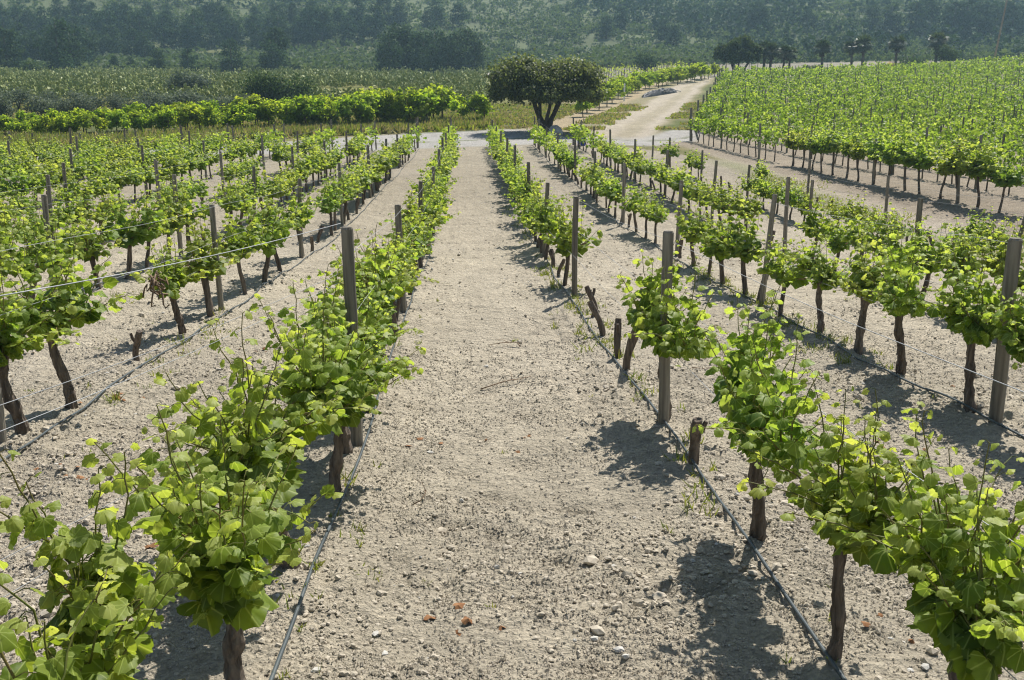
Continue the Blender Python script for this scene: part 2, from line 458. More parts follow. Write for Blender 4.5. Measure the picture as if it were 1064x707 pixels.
def ground_color(x, y):
    n = fbm(x / 3.0, y / 3.0, 5, 4)[:, None]
    nl = fbm(x / 14.0, y / 14.0, 9, 4)[:, None]
    nm = fbm(x / 1.1, y / 1.1, 12, 3)[:, None]
    e = (fbm(x / 2.0, y / 2.0, 21, 3) - 0.5) * 3.0
    soil = SOIL * (0.9 + 0.2 * n)
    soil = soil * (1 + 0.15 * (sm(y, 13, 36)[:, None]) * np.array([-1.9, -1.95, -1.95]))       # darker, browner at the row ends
    c = soil
    road_lo = np.where(x < 7, 55.9 + 0.5 * x, 59.4 - 2.4 * (x - 7))
    grass = np.array([0.12, 0.14, 0.045]) * (0.75 + 0.5 * n)
    dry = np.array([0.22, 0.195, 0.09]) * (0.8 + 0.4 * n)
    mixg = np.clip((nl - 0.42) * 5 + (nm - 0.5) * 2, 0, 1)
    verge = dry * mixg + grass * (1 - mixg)
    gravel = np.array([0.42, 0.40, 0.37]) * (0.88 + 0.24 * n)
    fe = np.where(y < 60, FX0 + (FX1 - FX0) * y / 50 - 2.0, 14 + (y - 60) / 3.7 - 0.6)
    beyond = sm(y + e * 0.4 - road_lo, -0.6, 0.6)[:, None] * np.where(y > 57, x < fe + .5, x < 13.2)[:, None]
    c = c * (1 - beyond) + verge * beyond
    # gravel road along the foot of the rows
    cen = np.where(x < 8, 60.3 + 0.5 * x, 64.3 - 2.1 * (x - 8) * (x > 8) * np.clip((14 - x) / 6, 0, 1) * 0.9)
    hw = 4.4 - 1.2 * sm(-x, 8, 24) + 1.6 * sm(x, -14, -4) * (1 - sm(x, 8, 12))
    cen = cen + 1.5 * sm(x, -14, -4) * (1 - sm(x, 6, 9))
    rd = sm(hw - np.abs(y - cen) + e * 0.25, -0.5, 0.5)[:, None] * (x < 15.5)[:, None]
    strip = (np.exp(-((y - cen + 1.0) / 0.5) ** 2) * sm(nm[:, 0], 0.45, 0.6))[:, None] * 0.7
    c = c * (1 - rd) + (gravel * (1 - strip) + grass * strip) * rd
    # track climbing to the right beside the field
    t = np.clip((y - 62) / 110, 0, 1)
    cx = 9.0 + 32 * t - 0.9 * np.sin(t * 3.14)
    for off, w, cc, yy in ((-1.6, 4.2, (0.29, 0.255, 0.15), 62), (1.3, 0.75, (0.47, 0.41, 0.325), 60), (0.1, 1.0, (0.38, 0.33, 0.235), 60), (-1.2, 0.9, (0.46, 0.40, 0.31), 60), (-5.6, 1.3, (0.40, 0.32, 0.20), 66)):
        tr = (sm(w - np.abs(x - cx - off - e * 0.35), -0.5, 0.5) * sm(y, yy, yy + 5) * (1 - sm(y, 168, 176)))[:, None]
        c = c * (1 - tr) + np.array(cc) * (0.9 + 0.2 * n) * tr
    # narrow track between the block and the field
    tx = 13.4 + 0.0 * y
    tr = (sm(1.25 - np.abs(x - tx - e * 0.1), -0.5, 0.4) * sm(y, 8, 14) * (1 - sm(y, 50, 56)))[:, None]
    c = c * (1 - tr) + np.array([0.46, 0.395, 0.315]) * (0.92 + 0.16 * n) * tr
    vg = (sm(0.7 - np.abs(x - 11.9 - e * 0.15), -0.5, 0.4) * sm(y, 14, 20) * (1 - sm(y, 44, 50)) * sm(nl[:, 0], 0.4, 0.55))[:, None] * 0.45
    c = c * (1 - vg) + grass * 1.6 * vg
    # soil of the right-hand field
    fe = np.where(y < 60, FX0 + (FX1 - FX0) * y / 50 - 2.0, 14 + (y - 60) / 3.7 - 0.6)
    fld = (sm(x - fe, -0.3, 0.8) * sm(y, 10, 18) * (1 - sm(y, 153, 157)))[:, None]
    c = c * (1 - fld) + (np.array([0.33, 0.275, 0.21]) * (1 - sm(y, 55, 90)[:, None]) + np.array([0.21, 0.20, 0.11]) * sm(y, 55, 90)[:, None]) * (0.85 + 0.3 * n) * fld
    # cactus land, pale field, scrub
    pear = (sm(y + e, 80, 92) * sm(-x + 0.06 * y, -4, 4))[:, None]
    c = c * (1 - pear) + np.array([0.20, 0.20, 0.06]) * (0.7 + 0.6 * n) * pear
    pale = (sm(y + e * 2, 155, 165) * sm(x, 14, 26))[:, None]
    c = c * (1 - pale) + np.array([0.26, 0.235, 0.18]) * (0.75 + 0.5 * nl) * pale
    hill = sm(y + e * 4, 226, 246)[:, None]
    c = c * (1 - hill) + np.array([0.10, 0.12, 0.052]) * (0.6 + 0.8 * nl) * hill
    slope = (sm(y + e * 4, 222, 236) * (1 - sm(y + e * 6, 312, 335)) * sm(-x + .02 * y, -6, 6))[:, None]
    c = c * (1 - slope) + np.array([0.13, 0.14, 0.055]) * (0.5 + 1.0 * n) * slope
    # white dirt track behind the tree
    hx = 3.5 + (y - 160) * 0.07 + 2 * np.sin(y / 13)
    wt_ = (sm(2.0 - np.abs(x - hx), -0.6, 0.6) * sm(y, 165, 175) * (1 - sm(y, 235, 245)))[:, None]
    c = c * (1 - wt_) + np.array([0.5, 0.46, 0.4]) * wt_
    return np.clip(c, 0.01, 1)


def relief(x, y):
    x = np.asarray(x, float); y = np.asarray(y, float)
    z = np.zeros_like(x)
    near = (1 - sm(y, 30, 60)) * np.where(x < 30, 1, 0)
    # clods left by the harrow
    b1 = np.abs(fbm(x / 0.30, y / 0.30, 41, 2) - 0.5) * 2
    b2 = 1 - np.abs(vn(x / 0.085, y / 0.085, 44) - 0.5) * 2
    b3 = vn(x / 0.045, y / 0.045, 47)
    patch = sm(fbm(x / 0.9, y / 0.9, 51, 3), 0.35, 0.62)
    smooth_a = 1 - 0.45 * np.exp(-((x - 0.25) / 0.55) ** 2) * (1 - sm(y, 16, 26))
    z = z + near * smooth_a * ((0.25 + 0.75 * patch) * (0.036 * b2 * b2 + 0.07 * (b1 - 0.3)) + 0.024 * (b3 - 0.5))
    z = z + near * 0.07 * (fbm(x / 1.6, y / 1.6, 55, 3) - 0.5)
    z = z + near * 0.022 * (vn(x / .55, y / .13, 61) - .5) + near * 0.02 * (vn(x / .16, y / 1.3, 63) - .5) * np.exp(-((np.abs(x - .32) - .55) / .2) ** 2)
    for key, nm, x0, x1, y0, y1 in ROWS:
        z = z + near * 0.045 * np.exp(-((x - rx(x0, x1, y)) / 0.28) ** 2) * (y < y1 + 1)
    # footprint hollows in the aisle
    for fx_, fy_, r in [(0.15, 5.1, .13), (0.42, 4.75, .12), (0.12, 5.75, .12), (0.35, 6.4, .13), (0.2, 4.3, .12), (-0.15, 5.3, .1), (.05, 7.1, .13), (.4, 7.7, .13), (.1, 8.5, .14), (.38, 9.2, .14), (.5, 3.7, .11), (.6, 5.5, .1), (-.1, 6.3, .11)]:
        z = z - 0.06 * np.exp(-(((x - fx_) / r) ** 2 + ((y - fy_) / (r * .8)) ** 2))
    return z


def gs(x, y):
    return gz(x, y) + relief(x, y)


def build_ground():
    ys = [-5.0]
    while ys[-1] < 1260:
        y = ys[-1]
        g = 0.0026 if y < 14 else (0.0045 if y < 40 else 0.011)
        ys.append(y + (y + 9) * g)
    ys = np.array(ys)
    u = np.linspace(-1, 1, 760)
    t = u * (0.42 + 0.58 * u * u)
    Y, T = np.meshgrid(ys, t, indexing='ij')
    X = T * (Y + 9)
    x = X.ravel(); y = Y.ravel()
    z = gz(x, y)
    z = z + relief(x, y)
    ny, nx = Y.shape
    idx = np.arange(ny * nx).reshape(ny, nx)
    q = np.stack([idx[:-1, :-1], idx[:-1, 1:], idx[1:, 1:], idx[1:, :-1]], -1).reshape(-1, 4)
    g = Geo(); g.add(np.stack([x, y, z], -1), q, smooth=True)
    me = g.mesh('ground', ground_mat())
    c = ground_color(x, y)
    ca = me.color_attributes.new('col', 'FLOAT_COLOR', 'POINT')
    ca.data.foreach_set('color', np.concatenate([c, np.ones((len(c), 1))], 1).astype(np.float32).ravel())
    o = link('ground', me)
    o['kind'] = 'structure'


build_ground()

# ------------------------------------------------------------------ haze
def build_haze():
    m = bpy.data.materials.new('air_haze'); m.use_nodes = True
    nt = m.node_tree
    nt.nodes.remove(nt.nodes['Principled BSDF'])
    v = nt.nodes.new('ShaderNodeVolumePrincipled')
    v.inputs['Color'].default_value = (0.52, 0.78, 0.97, 1)
    v.inputs['Density'].default_value = 0.00036
    v.inputs['Anisotropy'].default_value = 0.2
    nt.links.new(v.outputs[0], nt.nodes['Material Output'].inputs['Volume'])
    g = Geo(); V, F = box(0, 640, 170, 2900, 1320, 364)
    g.add(V, F)
    o = link('haze', g.mesh('haze', m))
    o['kind'] = 'stuff'


build_haze()

# ------------------------------------------------------------------ leaves
LEAF_HI_H = [(0.05, 0.0), (0.22, -0.12), (0.40, -0.06), (0.50, 0.10), (0.47, 0.22), (0.57, 0.36), (0.56, 0.53), (0.42, 0.60), (0.40, 0.72), (0.24, 0.84), (0.11, 0.90)]
LEAF_LO_H = [(0.30, -0.07), (0.53, 0.22), (0.53, 0.52), (0.28, 0.70)]


def leaf_template(half, curl=0.22):
    pts = [(0, 0.12)] + list(half) + [(0, 1.02)] + [(-a, b) for a, b in half[::-1]]
    n = len(pts)
    V = [(0, 0.34)] + pts
    V3 = [(a, b, -0.28 * abs(a) - curl * (b - 0.2) ** 2 + (0.10 if abs(a) < 1e-6 else 0.0) * (1 if i == 0 else .4)) for i, (a, b) in enumerate(V)]
    F = [(0, 1 + i, 1 + (i + 1) % n) for i in range(n)]
    return np.array(V3), np.array(F)


LEAF_HI = leaf_template(LEAF_HI_H)
LEAF_LO = leaf_template(LEAF_LO_H)
LEAF_Q = (np.array([(0, 0, 0), (0.5, 0.45, -0.12), (0, 1, -0.1), (-0.5, 0.45, -0.12)], float), np.array([(0, 1, 2, 3)]))


def place_leaves(g, tmpl, pos, dirs, nrm, size, young=0.0, mat=0, rng=RNG, smooth=False):
    T, F = tmpl
    n = len(pos)
    if n == 0: return
    d = dirs - nrm * np.sum(dirs * nrm, 1, keepdims=True)
    d /= np.linalg.norm(d, axis=1, keepdims=True) + 1e-9
    s = np.cross(d, nrm)
    size = np.broadcast_to(size, (n,))
    w = rng.uniform(0.85, 1.12, n)
    cu = rng.uniform(0.4, 1.9, n)
    P = pos[:, None] + size[:, None, None] * (T[None, :, 0, None] * w[:, None, None] * s[:, None] + T[None, :, 1, None] * d[:, None] + (T[None, :, 2] * cu[:, None])[..., None] * nrm[:, None])
    m = len(T)
    if m > 6: P = P + (rng.normal(0, .045, (n, m))[..., None] * size[:, None, None]) * nrm[:, None]
    FF = (F[None] + (np.arange(n) * m)[:, None, None]).reshape(-1, F.shape[1])
    co = np.tile(np.stack([T[:, 0], T[:, 1], np.ones(m)], -1), (n, 1)) if T is LEAF_HI[0] else None
    g.add(P.reshape(-1, 3), FF, mat, np.repeat(np.broadcast_to(young, (n,)), m), smooth, co)


def unit(v):
    return v / (np.linalg.norm(v, axis=-1, keepdims=True) + 1e-9)


def vine_meshes(seed, lod, n_shoot=11, hgt=0.56, wide=1.0, long=1.0, lsize=0.105):
    """trunk mesh, list of cane meshes, foliage mesh; row direction = local Y"""
    rng = np.random.default_rng(seed)
    sides = (12, 8, 5)[lod]
    gt = Geo()
    n = 22 if lod == 0 else 6
    s = np.linspace(0, 1, n)
    bend = rng.uniform(-0.07, 0.07, 2); kink = rng.uniform(-0.03, 0.03, 2)
    px = bend[0] * s + kink[0] * np.sin(s * 6); py = bend[1] * s + kink[1] * np.sin(s * 5 + 1)
    pts = np.stack([px - 0, py - 0, -0.06 + s * (hgt + 0.06)], -1)
    rad = 0.036 - 0.010 * s + 0.012 * np.exp(-((s - 1) / 0.12) ** 2) + 0.008 * np.exp(-(s / 0.15) ** 2)
    rad = rad * rng.uniform(0.85, 1.15) * (1 + 0.10 * np.sin(s * 17 + seed))
    V, F = tube(pts, rad * (1 + .09 * np.sin(s * 31 + seed * 2.2)), 14 if lod == 0 else sides, jit=0.17 if lod == 0 else 0.08, rng=rng)
    gt.add(V, F, smooth=lod > 0)
    head = pts[-1]
    arms = []
    canes = []
    for sg in (-1, 1):
        L = rng.uniform(0.22, 0.42) * wide
        a = np.linspace(0, 1, 5 if lod == 0 else 3)
        ap = head + np.stack([rng.uniform(-.05, .05) * a, sg * L * a, rng.uniform(0.02, 0.16) * a ** 0.8 + 0.02 * np.sin(a * 7)], -1)
        V, F = tube(ap, np.linspace(0.018, 0.010, len(a)), max(4, sides - 4), rng=rng, jit=0.1)
        if lod == 2:
            gt.add(V, F)
        else:
            gc = Geo(); gc.add(V, F, smooth=True); canes.append(gc)
        arms.append(ap)
    gl = Geo()
    tm = LEAF_HI if lod == 0 else LEAF_LO
    for k in range(n_shoot):
        ap = arms[k % 2]
        u = rng.uniform(-0.15, 1)
        p0 = ap[0] + (ap[-1] - ap[0]) * max(0, u)
        L = rng.uniform(0.30, 0.62) * long
        az = rng.uniform(0, 2 * math.pi)
        tilt = rng.uniform(0.08, 0.95) if k % 4 else rng.uniform(0.85, 1.35)
        d0 = np.array([math.cos(az) * math.sin(tilt) * 0.85, math.sin(az) * math.sin(tilt) * 1.15, math.cos(tilt)])
        m = max(4, int(L / (0.052 if lod == 0 else 0.075)))
        t = np.linspace(0, 1, m)
        droop = rng.uniform(0.0, 0.42) * math.sin(tilt)
        sp = p0 + d0 * (L * t)[:, None] + np.array([0, 0, -1]) * (droop * L * t ** 2)[:, None] + np.cumsum(rng.normal(0, 0.008, (m, 3)), 0)
        if lod < 2:
            V, F = tube(sp, np.linspace(0.0048, 0.0018, m), 5 if lod == 0 else 4, cap=False, rng=rng)
            gl.add(V, F, 1, smooth=True)
        # leaves, two or so to a node
        for rep in range(2 if lod < 2 else 1):
            az2 = rng.uniform(0, 2 * math.pi) + np.arange(m) * 2.6 + rep * 1.9
            out = np.stack([np.cos(az2), np.sin(az2), rng.uniform(-0.25, 0.35, m)], -1)
            keep = rng.random(m) < (0.98 - 0.25 * rep)
            pet = (0.055 - 0.03 * t)[:, None] * rng.uniform(.6, 1.5, (m, 1))
            pos = sp + out * pet
            nr = unit(np.array([0, 0, 0.75]) + out * rng.uniform(-.2, .9, (m, 1)) + rng.normal(0, 0.42, (m, 3)))
            dr = unit(out * 0.8 + np.array([0, 0, -0.55]) + rng.normal(0, 0.35, (m, 3)))
            sz = lsize * (1.16 - 0.78 * t ** 1.3) * rng.uniform(0.62, 1.16, m)
            if lod == 2: sz = sz * 1.35
            yg = np.clip(0.04 + 0.62 * t ** 1.5 + rng.normal(0, 0.08, m), 0, 0.9)
            place_leaves(gl, tm, pos[keep], dr[keep], nr[keep], sz[keep], yg[keep], 0, rng, smooth=lod == 0)
            if lod == 0 and rep == 0:
                for i in np.nonzero(keep)[0]:
                    gl.add(*tube([sp[i], sp[i] + (pos[i] - sp[i]) * .6 + [0, 0, .006], pos[i] + 0.12 * sz[i] * dr[i]], 0.0016, 3, cap=False), 1)
    return (gt.mesh('trunk', M_BARK), [c.mesh('cane', M_CANE) for c in canes], gl.mesh('foliage', [M_VINE, M_SHOOT]))


PROTO = {5: [vine_meshes(600 + i, 0, 30 + i, 0.67, 1.3, 1.08, 0.086) for i in range(5)],
         4: [vine_meshes(500 + i, 0, 31 + i, 0.50, 1.2, 1.12, 0.086) for i in range(4)],
         0: [vine_meshes(100 + i, 0, 23 + i % 5, 0.60 + 0.02 * (i % 4), 1.05 + .1 * (i % 3), 1.0 + 0.08 * (i % 3), 0.086) for i in range(9)],
         1: [vine_meshes(200 + i, 1, 22 + i % 5, 0.54 + 0.02 * (i % 4), 1.15, 1.08, 0.108) for i in range(9)],
         2: [vine_meshes(300 + i, 2, 27 + i % 4, 0.56, 1.2, 1.12, 0.112) for i in range(8)],
         3: [vine_meshes(400 + i, 2, 42 + i % 4, 0.80, 1.25, 1.4, 0.115) for i in range(8)]}


def stump_mesh(seed):
    rng = np.random.default_rng(seed)
    g = Geo()
    s = np.linspace(0, 1, 8); h = rng.uniform(0.32, 0.46)
    b = rng.uniform(-0.06, 0.06, 2)
    pts = np.stack([b[0] * np.sin(s * 4), b[1] * np.sin(s * 3.5 + .5), -0.05 + s * (h + .05)], -1)
    rad = 0.034 - 0.006 * s + 0.008 * np.exp(-((s - .8) / .12) ** 2)
    V, F = tube(pts, rad, 10, jit=0.14, rng=rng); g.add(V, F)
    k = pts[5]
    if seed % 2:
        V, F = tube([k, k + [0.03, 0.02, 0.04], k + [0.045, 0.03, 0.10]], [0.02, 0.017, 0.014], 7, rng=rng, jit=.1); g.add(V, F)
    return g.mesh('stump', M_BARK)


STUMPS = [stump_mesh(i) for i in range(6)]


def post_mesh(seed):
    rng = np.random.default_rng(seed)
    g = Geo()
    z = np.array([-0.3, 0.1, 0.4, 0.8, 1.2, 1.585, 1.60])
    r = np.array([0.047, 0.047, 0.0465, 0.0455, 0.045, 0.044, 0.036]) * rng.uniform(0.9, 1.08)
    V, F = tube(np.stack([0.006 * np.sin(z * 3 + seed), 0.005 * np.cos(z * 2.2), z], -1), r, 12, jit=0.03, rng=rng)
    g.add(V, F)
    return g.mesh('trellis_post', M_POST)


POSTS = [post_mesh(i) for i in range(5)]

ORD = ['zeroth', 'first', 'second', 'third', 'fourth', 'fifth', 'sixth', 'seventh', 'eighth', 'ninth', 'tenth', 'eleventh', 'twelfth', 'thirteenth',
       'fourteenth', 'fifteenth', 'sixteenth', 'seventeenth', 'eighteenth', 'nineteenth', 'twentieth', 'twenty-first', 'twenty-second', 'twenty-third', 'twenty-fourth', 'twenty-fifth']

# --- explicit near stretches: list of (y, kind); V vine, S stump, - gap
NEAR = {
    'L1': [(2.3, 'V'), (3.5, 'V'), (4.6, 'V'), (5.7, 'V'), (6.6, 'V'), (7.7, 'V'), (8.7, 'V')],
    'L2': [(7.0, 'V'), (8.05, 'V'), (9.65, 'S'), (11.2, 'V'), (12.5, 'V'), (14.3, 'V'), (15.6, 'V'), (16.7, 'V'), (18.8, 'V'), (19.9, 'S'), (21.6, 'S'), (22.8, 'V'), (23.9, 'V')],
    'R1': [(2.66, 'V'), (3.62, 'V'), (4.84, 'V'), (6.2, 'S'), (7.15, 'V'), (8.9, 'S'), (9.65, 'S'), (11.0, 'S'), (12.3, 'S'), (14.9, 'V'), (16.1, 'S'), (17.2, 'S'), (18.2, 'V'), (19.2, 'V')],
    'R2': [(6.45, 'V'), (7.4, 'V'), (8.75, 'V'), (9.9, 'V'), (11.05, 'V'), (12.1, 'V'), (13.2, 'S'), (14.0, 'V'), (15.0, 'V'), (16.1, 'V'), (17.2, 'V'), (18.4, 'S'), (19.3, 'S'), (20.9, 'V'), (22.0, 'V'), (23.0, 'V'), (24.2, 'S'), (25.2, 'S'), (26.3, 'V')],
}
DENS = {'L1': .97, 'L2': .72, 'L3': .84, 'L4': .86, 'L5': .9, 'L6': .9, 'L7': .92, 'L8': .9, 'L9': .9, 'L10': .9, 'R1': .95, 'R2': .9, 'R3': .84, 'R4': .55, 'R5': .72}
POST0 = {'L1': 6.75, 'R1': 7.2, 'R2': 7.1, 'L2': 6.95}
cands = []                                     # every vine and stump of the block and the field
posts = []
R0 = np.random.default_rng(11)
for key, nm, x0, x1, y0, y1 in ROWS:
    lst = list(NEAR.get(key, []))
    y = lst[-1][0] + 1.1 if lst else y0
    gap = 0
    while y < y1 - 0.4:
        if gap > 0:
            gap -= 1
            if R0.random() < 0.5: lst.append((y, 'S'))
        elif R0.random() > DENS[key]:
            gap = int(R0.integers(0, 3)); lst.append((y, 'S' if R0.random() < .6 else '-'))
        else:
            lst.append((y, 'V'))
        y += 1.1 + R0.normal(0, 0.06)
    p = POST0.get(key, 7.3 if key == 'L2' else 7.45)
    pl = []
    while p < y1 + 0.3:
        if p > y0 - 0.5: pl.append(p)
        p += 5.95 + R0.normal(0, 0.12)
    pl.append(y1 + 0.2)
    if key == 'R1': pl[1:3] = [13.75, 18.85]
    pl = [q for q in pl if in_view(rx(x0, x1, q), q, gz1(rx(x0, x1, q), q), gz1(rx(x0, x1, q), q) + 1.5, -3)]
    for i, q in enumerate(pl):
        posts.append((key, nm, rx(x0, x1, q) + R0.normal(0, .03), q, i + 1, i == len(pl) - 1))
    for y, kd in lst:
        if kd == '-': continue
        x = rx(x0, x1, y) + R0.normal(0, 0.035) - (.12 if key == 'L1' and y < 3 else 0)
        if y > 6 and kd == 'V':
            y += R0.normal(0, 0.03)
        if min([abs(y - q) for q in pl] + [9]) < 0.1: y += 0.16
        cands.append(dict(key=key, nm=nm, x=x, y=y, kd=kd, pl=pl, fld=False))
FN = {'F1': 'front row of the right-hand field', 'F2': 'second row of the right-hand field', 'F3': 'third row of the right-hand field'}
fposts = []
for key, x0, x1, y0, y1 in FIELD:
    y = y1
    pl = []
    q = y1 + 0.3
    while q > y0:
        pl.append(q); q -= 6.0 + R0.normal(0, .15)
    pl = pl[::-1]
    pl = [q for q in pl if in_view(rx(x0, x1, q), q, gz1(rx(x0, x1, q), q), gz1(rx(x0, x1, q), q) + 1.5, 0)]
    for i, q in enumerate(pl):
        fposts.append((key, FN.get(key), rx(x0, x1, q), q, i + 1, i == len(pl) - 1))
    while y > y0:
        if R0.random() < 0.96:
            cands.append(dict(key=key, nm=FN.get(key), x=rx(x0, x1, y) + R0.normal(0, .05), y=y, kd='V', pl=pl, fld=True))
        y -= 1.12 + R0.normal(0, .06)

# keep what the picture can show, nearest first
vis = []
for c in cands:
    z = gz1(c['x'], c['y'])
    if c['kd'] == 'S':
        if in_view(c['x'], c['y'], z, z + .4, 0) and c['y'] < 36: c['z'] = z; vis.append(c)
        continue
    px, p1, d = proj(c['x'], c['y'], z + .5)
    if in_view(c['x'], c['y'], z, z + 1.1, 0.35 * F_PX / max(float(d), 1)):
        c['z'] = z; c['d'] = float(d); vis.append(c)
vines = sorted([c for c in vis if c['kd'] == 'V'], key=lambda c: c['d'] + (0 if c['key'] in ('F1',) or not c['fld'] else 60))
N_IND = 292
single = [c for c in vines[:N_IND] if c['nm']]
rest = [c for c in vines if not any(c is s for s in single[:0])]
sid = set(id(c) for c in single)
rest = [c for c in vines if id(c) not in sid]
stumps = [c for c in vis if c['kd'] == 'S']
print('vines', len(vines), 'single', len(single), 'stumps', len(stumps), 'posts', len(posts), 'fposts', len(fposts))

# ordinals along each row, counted from the last post passed
cnt = {}
for c in sorted(single + stumps, key=lambda c: (c['key'], c['kd'], c['y'])):
    k = sum(1 for q in c['pl'] if q < c['y'])
    kk = (c['key'], c['kd'], k)
    cnt[kk] = cnt.get(kk, 0) + 1
    c['po'] = k; c['n'] = cnt[kk]

SPEC = {('L1', 0): None}
R1g = np.random.default_rng(5)
LOOK = {0: 'bushy', 1: 'leafy', 2: 'full green', 3: 'upright'}
for i, c in enumerate(single):
    d = c['d']
    lod = 0 if d < 11.5 else (1 if d < 26 else (3 if c['fld'] else 2))
    pr = PROTO[lod][int(R1g.integers(0, len(PROTO[lod])))]
    if d < 10 and c['key'] == 'L1': pr = PROTO[4][i % 4]
    elif d < 9.5 and c['key'] in ('R1', 'R2'): pr = PROTO[5][i % 5]
    elif d < 8: pr = PROTO[0][(i * 2 + (3 if c['key'][0] == 'R' else 0)) % 9]
    nm = 'grapevine'
    o = link(nm, None, loc=(c['x'], c['y'], c['z']), rz=(math.pi if R1g.random() < .5 else 0) + R1g.normal(0, .25))
    s = R1g.uniform(0.88, 1.14)
    if c['key'] == 'L1' and d < 12: o.rotation_euler.y = -(0.19 if d < 5.4 else .09) * math.cos(o.rotation_euler.z)
    if c['key'] == 'L1' and d < 4: s = 1.0
    if c['key'] == 'L1': s *= 1.04 if d > 3.3 else 1.08
    if c['key'][0] == 'L' and c['key'] != 'L1': s *= 1.12
    if c['fld']: s *= 1.16
    if c['key'] in ('R4', 'R5'): s *= 0.9
    if c['key'] == 'R1' and d < 3.4: s = .84
    o.scale = (s * R1g.uniform(.95, 1.1), s * (R1g.uniform(1.0, 1.15) if d < 10 else R1g.uniform(1.12, 1.4)), s if s != .84 else .97)
    if c['po'] == 0:
        lab = f"leafy grapevine, {ORD[c['n']]} before any post in the {c['nm']}"
    else:
        lab = f"leafy grapevine, {ORD[c['n']]} past the {ORD[c['po']]} post of the {c['nm']}"
    tag(o, lab, 'grapevine', 'grapevines trained along the vineyard rows')
    link('trunk', pr[0], o)
    for cm in pr[1]: link('cane', cm, o)
    link('foliage', pr[2], o)
    c['o'] = o
for i, c in enumerate(stumps):
    o = link('vine_stump', STUMPS[i % 6], loc=(c['x'], c['y'], c['z']), rz=R1g.uniform(0, 6))
    s = R1g.uniform(.95, 1.2); o.scale = (s, s, s)
    o.rotation_euler.x = R1g.normal(0, .1)
    if c['po'] == 0:
        lab = f"bare vine stump, {ORD[c['n']]} before the first post of the {c['nm']}"
    else:
        lab = f"bare vine stump, {ORD[c['n']]} past the {ORD[c['po']]} post of the {c['nm']}"
    tag(o, lab, 'stump', 'bare vine stumps in the rows')

# --- all the farther vines: one mass nobody could count
def far_vines():
    g = Geo()
    rng = np.random.default_rng(3)
    for c in rest:
        d = c['d']; fl = c['fld']
        n = int(np.clip(6200 / d, 36, 115) * rng.uniform(.55, 1.25)) if fl else int(np.clip(4200 / d, 30, 95))
        h0, h1 = (0.68, 1.5 * rng.uniform(.85, 1.12)) if fl else (0.5, 1.2)
        hz = rng.random(n) ** 0.8
        ww = (0.27 if fl else .34) * (1 - 0.5 * hz ** 2)
        P = np.stack([rng.normal(0, 0.6, n) * ww, rng.uniform(-.6, .6, n), h0 + (h1 - h0) * hz * rng.uniform(.85, 1.12, n)], -1)
        P = P + np.array([c['x'], c['y'], c['z']])
        nr = unit(rng.normal(0, .8, (n, 3)) + [0, 0, .55])
        dr = unit(rng.normal(0, .7, (n, 3)) + [0, 0, -.2])
        sz = np.clip(0.10 + d * 0.0009, .12, .22)
        place_leaves(g, LEAF_Q, P, dr, nr, sz * rng.uniform(.7, 1.35, n), np.clip(hz * .5 - (.2 if fl else .1) + rng.normal(0, .16, n), 0, .9), 0, rng)  # young tops paler; shade on the lower leaves put into their colour
        if d < 95:
            q = np.array([c['x'], c['y'], c['z']])
            V, F = tube([q - [0, 0, .05], q + [rng.normal(0, .04), rng.normal(0, .05), h0 * .6], q + [rng.normal(0, .05), rng.normal(0, .05), h0 + .1]], [.033, .028, .03], 4, cap=False)
            g.add(V, F, 1)
    o = link('distant_vineyard', g.mesh('distant_vineyard', [M_VINE, M_BARK]))
    tag(o, 'mass of farther grapevine rows merging into a green sheet', 'vineyard', kind='stuff')


far_vines()

# ------------------------------------------------------------------ posts
pcount = 0
for key, nm, x, y, i, last in posts:
    z = gz1(x, y)
    o = link('trellis_post', POSTS[pcount % 5], loc=(x, y, z), rz=R0.uniform(0, 6))
    hs = R0.uniform(0.9, 1.04)
    if key == 'R4': hs *= .8
    if key == 'L1' and i == 1: hs = 1.0
    wd = 1.0 if (key in ('L1', 'R1') or y > 16) else (1.2 if key == 'R2' and i == 1 else .88)
    if key == 'R4' and i == 1: hs *= .85
    o.scale = (wd * .92, wd * .92, hs)
    tl = R0.normal(0, 0.02, 2) * (.2 if y < 8 else 1)
    if key == 'R2' and i == 2: tl = np.array([0.0, 0.06])
    if key == 'R5' and i == 1: tl = np.array([0.02, 0.17])
    o.rotation_euler = (tl[0], tl[1], 0)
    tag(o, f"wooden trellis post, {ORD[i]} from the near end of the {nm}", 'post', 'wooden trellis posts in the near vineyard rows')
    pcount += 1
_g = Geo(); _g.add(*tube([(.02, -1.0, -.05), (.01, -.04, 1.15)], .036, 6)); BRACE = _g.mesh('brace', M_POST)
nf = 0
far_p = Geo()
fposts.sort(key=lambda p: p[3])
for key, nm, x, y, i, last in fposts:
    z = gz1(x, y)
    k = int(key[1:])
    if nm or (last and k <= 11):
        o = link('trellis_post', POSTS[nf % 5], loc=(x, y, z))
        o.scale = (1.1, 1.1, R0.uniform(1.0, 1.15))
        o.rotation_euler = (R0.normal(0, .03), R0.normal(0, .03), 0)
        if last:
            o.rotation_euler.x = -0.10; o.scale = (1.7, 1.7, 1.22)
            link('brace', BRACE, o)
        if nm: lab = f"dark trellis post, {ORD[i]} from the near end of the {nm}"
        else: lab = f"leaning end post beside the dirt track, closing the {ORD[k]} row of the right-hand field"
        tag(o, lab, 'post', 'trellis posts of the right-hand field'); nf += 1
    elif R0.random() < .9:
        w = 0.04
        a, b = R0.normal(0, .04, 2)
        far_p.add(*tube([(x, y, z - .1), (x + a, y + b, z + R0.uniform(1.65, 1.95))], w, 5))
o = link('distant_posts', far_p.mesh('distant_posts', M_POST))
tag(o, 'scatter of far trellis posts poking out of the right-hand field', 'posts', kind='stuff')


